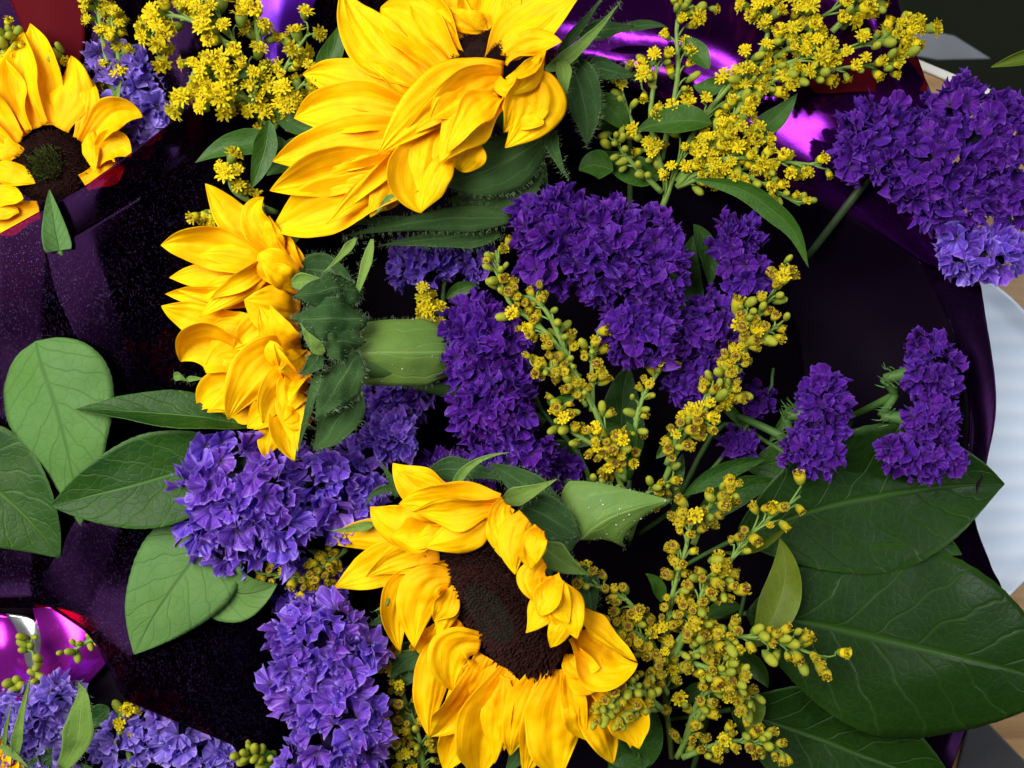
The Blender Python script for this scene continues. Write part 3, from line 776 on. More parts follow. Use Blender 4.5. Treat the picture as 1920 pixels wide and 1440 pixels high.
OP = {'open': 5, 'half': 2}
TR = {'half': 4, 'open': 2, 'bud': 3}
SP = {'spent': 8, 'half': 1, 'bud': 3}
goldenrod('bright yellow open goldenrod spray above the left sunflowers', [
    ([(520, 300, -80), (480, 170, -20), (430, 60, 10), (360, -30, 20)], 22, 42, 15, OP),
    ([(500, 240, -60), (440, 160, -10), (370, 130, 0), (350, 190, 0)], 16, 36, 15, OP),
    ([(500, 220, -60), (450, 180, -5), (400, 195, 8)], 9, 30, 15, OP),
    ([(500, 200, -50), (540, 120, -20), (580, 60, -10)], 10, 34, 15, OP),
    ([(510, 250, -60), (540, 190, -20), (575, 150, -6)], 10, 30, 14, OP),
    ([(480, 150, -30), (400, 60, 15), (310, 30, 18), (290, 90, 14)], 14, 34, 15, OP),
    ([(490, 100, -30), (480, 30, 0), (490, -30, 5)], 10, 34, 15, OP),
    ([(520, 400, -70), (440, 360, -25), (430, 310, -15)], 8, 26, 14, OP),
    ([(500, 420, -70), (420, 410, -40), (380, 400, -35)], 6, 20, 14, OP)], 21,
    leaves=[([(545, 275, -30), (450, 250, -8), (366, 305, -18)], 52, 10, 'leaf_small'), ([(505, 225, -5), (500, 290, 8), (470, 355, 0)], 44, -15, 'leaf_small'),
            ([(600, 270, -50), (540, 290, -30), (500, 330, -40)], 60, 10, 'leaf_small'), ([(480, 140, 0), (440, 130, 10), (385, 150, 8)], 24, 0, 'leaf_small'),
            ([(590, 150, -20), (630, 110, -10), (640, 40, -10)], 46, 0, 'leaf_small'), ([(520, 200, -20), (545, 240, -20), (600, 250, -26)], 40, 0, 'leaf_small'),
            ([(510, 110, -20), (470, 150, 2), (476, 200, 2)], 26, 20, 'leaf_small'), ([(520, 470, -60), (560, 430, -50), (545, 380, -50)], 40, 20, 'leaf_small')])
goldenrod('yellow-green half open goldenrod spray fanning out at the upper right', [
    ([(1230, 420, -90), (1300, 250, -20), (1420, 110, 10), (1560, 20, 20), (1640, -30, 20)], 26, 40, 13, TR),
    ([(1330, 230, -30), (1450, 130, 10), (1600, 90, 25), (1720, 60, 25)], 26, 34, 13, TR),
    ([(1330, 230, -30), (1450, 150, 12), (1560, 130, 22), (1690, 115, 22)], 20, 28, 13, TR),
    ([(1270, 340, -50), (1340, 260, 0), (1400, 180, 15), (1400, 130, 15)], 14, 30, 13, TR),
    ([(1270, 350, -50), (1350, 300, 5), (1430, 300, 20), (1540, 310, 20)], 16, 28, 13, TR),
    ([(1270, 350, -50), (1360, 320, 0), (1430, 345, 10), (1500, 385, 12)], 15, 26, 12, {'bud': 3, 'half': 3}),
    ([(1270, 350, -50), (1330, 280, 10), (1390, 240, 22), (1420, 260, 24)], 14, 28, 13, {'half': 3, 'open': 3}),
    ([(1250, 350, -60), (1220, 230, -20), (1230, 120, 0), (1200, 150, 0)], 12, 30, 13, TR),
    ([(1250, 330, -60), (1190, 240, -30), (1160, 150, -20)], 10, 30, 12, TR),
    ([(1240, 300, -50), (1270, 150, -10), (1270, 40, 0), (1300, 10, 5)], 14, 34, 13, TR),
    ([(1240, 360, -60), (1180, 300, -30), (1150, 260, -20)], 8, 24, 12, {'bud': 3, 'half': 1}),
    ([(1400, 150, 5), (1440, 60, 10), (1420, -10, 10)], 12, 32, 14, {'open': 3, 'half': 2}),
    ([(1450, 110, 10), (1520, 60, 20), (1500, 20, 20)], 10, 32, 14, {'open': 3, 'half': 2}),
    ([(1560, 60, 15), (1600, 20, 25), (1640, -10, 25)], 10, 34, 14, TR)], 22,
    leaves=[([(1335, 232, 10), (1270, 215, 14), (1192, 246, 4)], 58, 12, 'leaf_small'), ([(1300, 335, 5), (1390, 355, 15), (1455, 400, 12), (1492, 440, 6), (1516, 502, -4)], 40, 24, 'leaf_small'),
            ([(1110, 180, -10), (1150, 200, -10), (1180, 250, -30)], 50, 0, 'leaf_small'), ([(1330, 130, 8), (1300, 90, 10), (1285, 70, 8)], 40, 0, 'leaf_small'),
            ([(1400, 250, 0), (1450, 240, 0), (1495, 175, 0)], 44, 0, 'leaf_small'), ([(1150, 320, -30), (1110, 300, -20), (1085, 320, -10)], 56, 0, 'leaf_small'),
            ([(1240, 330, -60), (1180, 330, -50), (1120, 280, -50)], 60, 0, 'leaf_small'), ([(1300, 420, -60), (1340, 470, -60), (1330, 540, -70)], 40, 0, 'leaf_dark'),
            ([(1300, 160, -10), (1340, 180, -5), (1370, 130, 0)], 34, 0, 'leaf_small'), ([(1150, 60, -20), (1210, 40, -10), (1250, 50, -12)], 20, 0, 'sepal')])
goldenrod('mustard goldenrod spray with brown centres among the middle purple statice', [
    ([(1180, 960, -80), (1120, 780, 10), (1040, 640, 30), (950, 560, 30), (930, 470, 10)], 20, 30, 12.5, SP),
    ([(1090, 740, 10), (1040, 610, 34), (1000, 560, 36), (960, 560, 36)], 12, 28, 12.5, SP),
    ([(1100, 760, 10), (1060, 700, 34), (1000, 690, 36)], 12, 26, 13, SP),
    ([(1110, 770, 0), (1110, 700, 24), (1110, 640, 24)], 9, 28, 12.5, SP),
    ([(1180, 880, -30), (1200, 760, -10), (1240, 690, -10)], 12, 26, 12, SP),
    ([(1170, 900, -30), (1120, 840, 10), (1060, 800, 20), (1055, 760, 20)], 16, 28, 12.5, SP),
    ([(1170, 900, -30), (1160, 840, 16), (1110, 820, 24)], 10, 24, 12.5, SP)], 23,
    leaves=[([(1080, 740, 6), (1040, 770, 8), (1025, 745, 10)], 26, 0, 'leaf_small'), ([(1160, 860, -20), (1190, 820, -10), (1175, 790, -4)], 34, 0, 'leaf_small')])
goldenrod('mustard goldenrod spray arching up the right of the middle statice', [
    ([(1230, 940, -80), (1290, 800, 0), (1370, 690, 20), (1420, 590, 26), (1480, 510, 26)], 26, 30, 13, SP),
    ([(1340, 740, 10), (1400, 650, 30), (1460, 610, 30)], 12, 26, 13, SP),
    ([(1270, 830, -10), (1340, 750, 24), (1380, 730, 26)], 10, 24, 13, SP),
    ([(1250, 870, -30), (1280, 800, 10), (1330, 790, 16)], 9, 26, 12.5, SP),
    ([(1400, 650, 16), (1400, 590, 28), (1390, 580, 28)], 6, 22, 13, SP)], 24,
    leaves=[([(1230, 860, -20), (1280, 800, -10), (1330, 785, -14)], 40, 0, 'leaf_small'), ([(1280, 930, -30), (1360, 870, -40), (1440, 860, -50)], 40, 10, 'leaf_dark')])
goldenrod('large mustard goldenrod spray between the open sunflower and the big right leaves', [
    ([(1260, 1420, -80), (1250, 1250, 20), (1330, 1120, 60), (1400, 1010, 60), (1500, 930, 40)], 24, 34, 13, SP),
    ([(1250, 1280, 10), (1340, 1200, 70), (1440, 1200, 90), (1550, 1235, 90)], 26, 34, 13.5, SP),
    ([(1250, 1260, 10), (1300, 1160, 70), (1330, 1080, 80), (1360, 1100, 80)], 18, 34, 13.5, SP),
    ([(1240, 1240, 10), (1260, 1120, 50), (1290, 1010, 55), (1290, 960, 50)], 20, 34, 13, SP),
    ([(1240, 1240, 10), (1180, 1130, 40), (1090, 1090, 40)], 16, 32, 12.5, SP),
    ([(1240, 1260, 20), (1200, 1190, 50), (1150, 1180, 50)], 14, 30, 12.5, SP),
    ([(1250, 1300, 20), (1230, 1260, 60), (1200, 1290, 70)], 10, 28, 12.5, SP),
    ([(1290, 1240, 30), (1350, 1260, 70), (1380, 1270, 74)], 14, 30, 13, SP),
    ([(1280, 1400, -30), (1320, 1300, 20), (1400, 1300, 30), (1390, 1330, 30)], 14, 30, 13, SP),
    ([(1280, 1420, -30), (1370, 1390, 10), (1460, 1400, 20)], 16, 30, 13, SP),
    ([(1300, 1020, 20), (1330, 950, 40), (1370, 920, 40)], 10, 26, 13, SP),
    ([(1270, 1420, -40), (1310, 1340, 10), (1330, 1310, 16)], 8, 28, 13, SP),
    ([(1330, 1240, 30), (1310, 1190, 80), (1290, 1150, 84)], 14, 30, 13, SP)], 25,
    leaves=[([(1410, 1215, 10), (1500, 1110, 20), (1462, 1008, 10)], 74, -20, 'leaf_olive'), ([(1355, 1035, 10), (1420, 1035, 20), (1500, 965, 24)], 34, 50, 'leaf_olive'),
            ([(1240, 1130, 10), (1240, 1090, 30), (1210, 1075, 40)], 26, 0, 'leaf_small'), ([(1215, 1440, -40), (1210, 1350, -20), (1190, 1290, -20)], 70, 0, 'leaf_dark'),
            ([(1400, 1290, -10), (1420, 1330, -6), (1400, 1380, -10)], 50, 0, 'leaf_olive'), ([(1230, 1420, -40), (1180, 1400, -30), (1140, 1440, -30)], 80, 0, 'leaf_dark')])
goldenrod('foreground goldenrod tip overlapping the lower right petals of the open sunflower', [
    ([(1240, 1330, 60), (1190, 1290, 120), (1150, 1310, 130), (1130, 1350, 130)], 17, 22, 12, {'spent': 2, 'bud': 3}),
    ([(1230, 1330, 60), (1190, 1330, 120), (1160, 1350, 126)], 7, 18, 12, {'spent': 2, 'bud': 3})], 26)
goldenrod('dim olive goldenrod between the tall statice and the open sunflower', [
    ([(800, 1500, -150), (770, 1350, -70), (740, 1260, -60), (720, 1230, -60)], 16, 30, 11, SP),
    ([(800, 1500, -150), (790, 1400, -60), (770, 1330, -50)], 14, 34, 11, SP),
    ([(790, 1440, -120), (740, 1400, -60), (740, 1350, -60)], 12, 28, 11, SP)], 27,
    leaves=[([(800, 1240, -60), (770, 1250, -50), (735, 1300, -50)], 40, 0, 'leaf_small'), ([(790, 1320, -60), (750, 1340, -54), (740, 1390, -60)], 30, 0, 'leaf_small')])
goldenrod('withered goldenrod sprig below the round violet statice', [
    ([(640, 1040, -70), (590, 1080, -40), (480, 1075, -20)], 14, 26, 11, {'spent': 5, 'half': 2}),
    ([(650, 1030, -70), (610, 1060, -36), (570, 1090, -32)], 10, 26, 11, {'spent': 5, 'half': 2})], 28,
    leaves=[([(640, 1040, -60), (600, 1040, -50), (575, 1030, -48)], 16, 0, 'leaf_small')])
goldenrod('small yellow goldenrod tuft in shadow beside the green pointed bract', [([(830, 640, -150), (810, 600, -80), (790, 560, -70)], 12, 24, 14, {'open': 4, 'half': 2})], 29)
goldenrod('goldenrod tip at the top edge behind the upper left sunflower', [
    ([(220, 200, -150), (190, 60, -120), (180, -30, -110)], 16, 30, 14, OP), ([(230, 180, -150), (220, 90, -120), (205, 20, -116)], 12, 24, 14, OP)], 30)
goldenrod('pale green goldenrod tuft touching the left edge at the top', [([(30, 140, -150), (25, 90, -110), (10, 60, -105)], 12, 24, 14, {'bud': 4, 'half': 2}), ([(100, 160, -150), (115, 100, -110)], 5, 16, 12, {'bud': 4, 'half': 2})], 31)
goldenrod('goldenrod buds hanging in front of the magenta film', [([(220, 1180, -60), (170, 1200, -50), (130, 1225, -50)], 7, 20, 13, {'bud': 5, 'half': 1}), ([(225, 1190, -60), (222, 1260, -50)], 4, 12, 13, {'bud': 3, 'half': 1})], 32)
goldenrod('blurred goldenrod buds in front of the pale pink film at the left', [([(70, 1330, -90), (70, 1260, -70), (55, 1200, -70)], 8, 18, 13, {'bud': 5}), ([(60, 1330, -90), (40, 1290, -70), (25, 1285, -70)], 4, 14, 13, {'bud': 5})], 33)
goldenrod('green goldenrod buds under the black film at the bottom edge', [([(530, 1470, -80), (490, 1420, -50), (460, 1410, -46)], 10, 22, 14, {'bud': 6})], 34,
    leaves=[([(540, 1450, -60), (500, 1410, -50), (460, 1395, -50)], 26, 0, 'leaf_dark')])
goldenrod('goldenrod buds peeping out above the lower left pale statice', [([(250, 1440, -60), (225, 1350, -40), (240, 1330, -36)], 7, 18, 13, {'bud': 4, 'half': 2})], 37)
goldenrod('sparse green goldenrod stems in the shadow below the middle purple statice', [
    ([(1180, 1010, -130), (1210, 930, -60), (1260, 900, -50)], 10, 30, 11, {'spent': 3, 'bud': 3}),
    ([(1180, 1010, -130), (1150, 930, -50), (1130, 900, -46)], 8, 26, 11, {'spent': 3, 'bud': 3})], 35,
    leaves=[([(1220, 960, -70), (1270, 900, -50), (1280, 850, -60)], 40, 0, 'leaf_dark'), ([(1300, 990, -60), (1370, 900, -60), (1465, 905, -60)], 60, 0, 'leaf_dark'), ([(1170, 940, -60), (1100, 930, -60), (1060, 900, -60)], 50, 0, 'leaf_dark')])
goldenrod('goldenrod sprig seen dimly behind the left film', [([(340, 720, -120), (300, 670, -100), (250, 660, -95)], 10, 22, 13, {'spent': 3}), ([(330, 720, -120), (315, 640, -100)], 8, 20, 13, {'spent': 3})], 36)

# ------------------------------------------------------------------ foliage sprigs
def leaf_sprig(label, leaves, stem, group='broad foliage leaves'):
    root = thing('leaf_sprig', label, 'leaf', W(*stem[0]), group)
    for i, (pts, w_, roll, cup, fold, mat, kw) in enumerate(leaves):
        a = dict(crumple=0.035, wave=0.06, serr=0.02, prof=prof_leaf); a.update(kw)
        blade('leaf', root, M[mat], [W(*p) for p in pts], w_ * U, roll=roll, cup=cup, fold=fold, nu=44, nv=18, seed=len(label) + i * 3, thick=0.00025, **a)
    mb = MB(); mb.tube([W(*p) for p in stem], 5 * U, 3.5 * U); mb.build('stem', M['stem'], root)
    return root
leaf_sprig('broad pale green leaf with rolled top at the left edge', [([(70, 640, 4), (84, 700, 18), (105, 770, 24), (128, 860, 20), (150, 985, 0)], 226, 8, -0.35, 0.0, 'leaf_pale', dict(prof=prof_round))], [(160, 960, -30), (300, 900, -60), (420, 880, -120)])
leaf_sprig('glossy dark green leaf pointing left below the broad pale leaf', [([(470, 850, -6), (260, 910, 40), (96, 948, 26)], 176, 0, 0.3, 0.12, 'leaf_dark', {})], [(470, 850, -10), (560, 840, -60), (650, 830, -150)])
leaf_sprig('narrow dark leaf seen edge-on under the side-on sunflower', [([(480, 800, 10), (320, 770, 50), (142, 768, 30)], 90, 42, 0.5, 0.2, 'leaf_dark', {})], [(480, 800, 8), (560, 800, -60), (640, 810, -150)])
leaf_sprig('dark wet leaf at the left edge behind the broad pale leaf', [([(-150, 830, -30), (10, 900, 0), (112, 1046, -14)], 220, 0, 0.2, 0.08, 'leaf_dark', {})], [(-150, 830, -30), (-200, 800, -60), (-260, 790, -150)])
leaf_sprig('pale green pointed leaf hanging below the round violet statice', [([(450, 950, -24), (320, 1090, 26), (250, 1228, 16)], 196, 0, -0.25, 0.1, 'leaf_pale', {}), ([(400, 1010, -30), (400, 1160, 16), (520, 1095, -10)], 130, 10, 0.3, 0.1, 'leaf_pale', {})], [(450, 950, -26), (520, 930, -90), (600, 900, -170)])
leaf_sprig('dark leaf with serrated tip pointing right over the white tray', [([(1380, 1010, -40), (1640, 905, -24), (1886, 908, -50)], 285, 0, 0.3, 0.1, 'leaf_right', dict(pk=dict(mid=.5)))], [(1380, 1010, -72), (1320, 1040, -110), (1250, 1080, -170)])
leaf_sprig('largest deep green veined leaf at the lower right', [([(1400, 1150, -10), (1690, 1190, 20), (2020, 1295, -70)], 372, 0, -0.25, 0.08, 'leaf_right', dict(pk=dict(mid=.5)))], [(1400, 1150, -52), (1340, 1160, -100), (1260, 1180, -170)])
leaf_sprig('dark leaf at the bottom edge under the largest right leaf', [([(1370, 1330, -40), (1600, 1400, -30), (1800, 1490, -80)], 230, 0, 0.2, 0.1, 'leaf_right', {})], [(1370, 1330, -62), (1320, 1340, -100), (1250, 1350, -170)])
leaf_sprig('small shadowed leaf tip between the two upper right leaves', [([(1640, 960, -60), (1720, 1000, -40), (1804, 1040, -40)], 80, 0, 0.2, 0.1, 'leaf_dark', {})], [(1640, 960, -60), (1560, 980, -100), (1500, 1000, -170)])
leaf_sprig('small green leaf tip poking over the left film edge', [([(112, 470, -10), (100, 420, 0), (93, 355, -4)], 52, 10, 0.4, 0.2, 'leaf_pale', dict(pk=dict(base=.9, mid=.1)))], [(112, 470, -12), (130, 500, -30), (150, 540, -60)])
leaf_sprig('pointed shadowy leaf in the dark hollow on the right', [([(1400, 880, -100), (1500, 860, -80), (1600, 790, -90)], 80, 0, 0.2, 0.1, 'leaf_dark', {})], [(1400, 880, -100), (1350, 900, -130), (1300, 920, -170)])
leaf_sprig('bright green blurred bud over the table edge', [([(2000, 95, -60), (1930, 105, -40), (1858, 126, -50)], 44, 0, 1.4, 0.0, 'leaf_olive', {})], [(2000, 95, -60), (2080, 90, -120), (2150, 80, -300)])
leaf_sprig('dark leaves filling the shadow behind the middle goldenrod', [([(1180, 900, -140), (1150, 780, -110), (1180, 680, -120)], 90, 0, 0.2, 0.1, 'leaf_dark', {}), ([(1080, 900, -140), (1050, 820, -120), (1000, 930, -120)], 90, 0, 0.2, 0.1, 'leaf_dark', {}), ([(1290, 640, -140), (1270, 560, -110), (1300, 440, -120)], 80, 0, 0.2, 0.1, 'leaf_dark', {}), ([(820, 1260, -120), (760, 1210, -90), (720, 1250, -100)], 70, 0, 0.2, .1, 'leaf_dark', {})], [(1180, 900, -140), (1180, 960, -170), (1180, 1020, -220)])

def stalk(label, pts, r0=6, r1=4, leaves=()):
    root = thing('plant_stalk', label, 'stem', W(*pts[0]), 'bare stalks in the shadow')
    mb = MB(); mb.tube([W(*p) for p in pts], r0 * U, r1 * U); mb.build('stem', M['stem'], root)
    for i, (q, w_) in enumerate(leaves):
        blade('leaf', root, M['leaf_small'], [W(*p) for p in q], w_ * U, roll=12 * i, cup=.4, fold=.15, prof=prof_leaf, nu=14, nv=6, seed=i + len(label), crumple=.06)
stalk('grey-green stalk crossing the black hollow below the small statice tufts', [(1260, 960, -160), (1350, 800, -110), (1440, 830, -90), (1500, 870, -80)], 6, 4, [([(1440, 830, -90), (1470, 800, -84), (1475, 760, -84)], 18)])
stalk('thin stalk rising from the middle goldenrod to the right arc', [(1200, 1000, -170), (1290, 930, -110), (1430, 760, -90), (1450, 690, -90)], 5, 3, [([(1400, 800, -96), (1360, 770, -90), (1350, 730, -90)], 22)])
stalk('stalk between the ribbed bract and the middle statice', [(900, 900, -190), (850, 700, -120), (830, 560, -110), (850, 480, -120)], 6, 4, [([(840, 620, -116), (800, 600, -104), (770, 620, -106)], 30), ([(835, 560, -112), (870, 530, -100), (900, 540, -104)], 30)])
stalk('leafy stalk behind the left arm of the middle goldenrod', [(1130, 1000, -180), (1090, 860, -110), (1010, 760, -100), (980, 640, -110)], 6, 4, [([(1080, 840, -110), (1120, 800, -100), (1170, 800, -100)], 36), ([(1030, 780, -102), (990, 790, -96), (960, 830, -100)], 36), ([(1000, 700, -104), (1040, 680, -96), (1080, 690, -98)], 30)])
stalk('leafy stalk in the gap under the big right goldenrod', [(1300, 1440, -150), (1340, 1300, -60), (1380, 1180, -50), (1400, 1100, -60)], 6, 4, [([(1340, 1300, -60), (1300, 1280, -50), (1270, 1330, -54)], 40), ([(1370, 1220, -54), (1420, 1240, -46), (1440, 1290, -50)], 44), ([(1390, 1140, -56), (1350, 1130, -46), (1320, 1160, -50)], 34)])
stalk('leafy stalk under the upper right goldenrod near the top', [(1180, 420, -180), (1180, 250, -110), (1150, 120, -100), (1180, 20, -100)], 6, 4, [([(1180, 250, -110), (1140, 220, -100), (1110, 240, -104)], 40), ([(1165, 170, -104), (1210, 150, -94), (1250, 180, -98)], 40), ([(1150, 110, -100), (1110, 90, -92), (1090, 50, -96)], 36)])

# ------------------------------------------------------------------ sunflowers
def disc_part(root, c, n, R, green=False, seed=0, dome=0.16, count=1500):
    q = n.to_track_quat('Z', 'Y').to_matrix()
    r = random.Random(seed)
    mb = MB(); base = MB()
    ga = math.pi * (3 - math.sqrt(5))
    prof = [(1.0, -0.16), (1.02, -0.02), (0.94, 0.0), (0.75, 0.08), (0.5, 0.12), (0.3, 0.1), (0.12, 0.06), (0.0, 0.05)]
    def hz(t):
        for (a, za), (b, zb) in zip(prof[2:], prof[3:]):
            if a >= t >= b: return za + (zb - za) * (a - t) / (a - b)
        return prof[2][1]
    v = []; f = []; seg = 40
    for t, z in prof:
        for k in range(seg):
            a = 2 * math.pi * k / seg; v.append(c + q @ Vector((t * R * math.cos(a), t * R * math.sin(a), z * R * dome / .12)))
    for i in range(len(prof) - 1):
        for k in range(seg): f.append((i * seg + k, i * seg + (k + 1) % seg, (i + 1) * seg + (k + 1) % seg, (i + 1) * seg + k))
    base.add(v, f); bo = base.build('disc', M['disc'], root)
    for i in range(count):
        t = math.sqrt((i + .5) / count); a = i * ga
        core = t < 0.42
        p = Vector((t * R * math.cos(a), t * R * math.sin(a), hz(min(t, .94)) * R * dome / .12))
        l = R * (0.16 if (green and t < .5) else 0.04 if core else (0.07 + 0.05 * (t > .8))) * r.uniform(.7, 1.3)
        d = Vector((math.cos(a) * (t - .1) * .9, math.sin(a) * (t - .1) * .9, 1)) + Vector((r.uniform(-.3, .3), r.uniform(-.3, .3), 0))
        d.normalize(); s = d.orthogonal().normalized() * R * 0.018; s2 = d.cross(s)
        m = (2 if (green and t < 0.5 * r.uniform(.7, 1.15)) else (1 if core else 0))
        P = [c + q @ x for x in (p + s, p - s * .5 + s2 * .87, p - s * .5 - s2 * .87, p + d * l * .7 + s * 1.1, p + d * l * .7 - s * .55 + s2 * .95, p + d * l * .7 - s * .55 - s2 * .95, p + d * l)]
        mb.add(P, [(0, 1, 4, 3), (1, 2, 5, 4), (2, 0, 3, 5), (3, 4, 6), (4, 5, 6), (5, 3, 6)], m)
    o = mb.build('disc_floret', [M['disc'], M['disc_core'], M['disc_green']], bo, smooth=False)
    o['kind'] = 'stuff'

def sunflower(label, zoom, plane, petals, sepals, disc=None, seed=0, flat=0.5, extra=None, petal_ref=None, stem=None):
    ox, oy, zs = zoom
    x0, y0, h0, sx, sy = plane
    def H(x, y): return h0 + sx * (x - x0) + sy * (y - y0)
    def Z(x, y): return ox + x / zs, oy + y / zs
    root = thing('sunflower', label, 'flower', W(x0, y0, h0 - 40), 'yellow sunflowers')
    r = random.Random(seed)
    more = []
    for i, p in enumerate(petals):
        more.append(p)
        if i % 2 == 0 and seed in (3, 5, 8) and abs(p[4] - p[0]) + abs(p[5] - p[1]) > 180:
            j = [r.uniform(-34, 34) for _ in range(4)]; k = r.uniform(.72, .92)
            kw = dict(p[11]) if len(p) > 11 else {}
            tx = p[0] + (p[4] - p[0]) * k; ty = p[1] + (p[5] - p[1]) * k
            more.append((p[0] + j[0] * .5, p[1] + j[1] * .5, (p[2] + p[0]) / 2 + j[1], (p[3] + p[1]) / 2 + j[0], tx + j[2], ty + j[3], p[6] * r.uniform(.6, .85), p[7] + 9, p[8] + 9, p[9] + r.uniform(-25, 25), -p[10], kw))
    petals = more
    for i, p in enumerate(petals):
        bx, by, cx, cy, tx, ty, w_, dc, dt, roll, cup = p[:11]
        kw = dict(p[11]) if len(p) > 11 else {}
        db = kw.pop('db', 0)
        bx, by = Z(bx, by); cx, cy = Z(cx, cy); tx, ty = Z(tx, ty); w_ = w_ / zs
        hb = H(bx, by) + db; hc = hb + flat * (H(cx, cy) - H(bx, by)) + dc; ht = hb + flat * (H(tx, ty) - H(bx, by)) + dt
        a = dict(kink=r.choice((-1, 1)) * r.uniform(.1, .75), kv=r.uniform(-.2, .45), tipbend=r.uniform(-.35, .3), tb=r.uniform(.5, .75), pleat=0.028, ridge=0.045, crumple=0.06, wave=r.uniform(.12, .34), fold=r.uniform(-.1, .28), pk=dict(base=r.uniform(.42, .6), mid=r.uniform(.38, .58))); a.update(kw)
        w_ *= 1.06; roll += r.uniform(-14, 14); dc += (8 if i % 2 else -6); dt += (10 if i % 2 else -10)
        blade('petal', root, M['petal'], [W(bx, by, hb), W(cx, cy, hc), W(tx, ty, ht)], w_ * U, roll=roll, cup=cup * r.uniform(.7, 1.2), nu=32, nv=26, seed=seed * 40 + i, thick=0.00008, ref=petal_ref, **a)
    for i, s in enumerate(sepals):
        pts, w_, roll, cup, mat, nh = s[:6]
        kw = dict(s[6]) if len(s) > 6 else {}
        a = dict(prof=prof_lance, nu=20, nv=10, crumple=.09, wave=.15); a.update(kw)
        o = blade('sepal', root, M[mat], [W(*Z(x, y), h) for x, y, h in pts], w_ / zs * U, roll=roll, cup=cup, seed=seed * 70 + i, thick=0.0003, **a)
        if nh: fuzz(o, o, nh, 9 * U, M['hair'], seed * 9 + i)
    if disc:
        dx, dy, dh, R, n, green = disc
        disc_part(root, W(dx, dy, dh), Vector((n[0], -n[1], n[2])).normalized(), R * U, green, seed)
    if stem:
        mb = MB(); mb.tube([W(*p) for p in stem], 26 * U, 20 * U, 12); mb.build('stem', M['stem'], root)
    return root

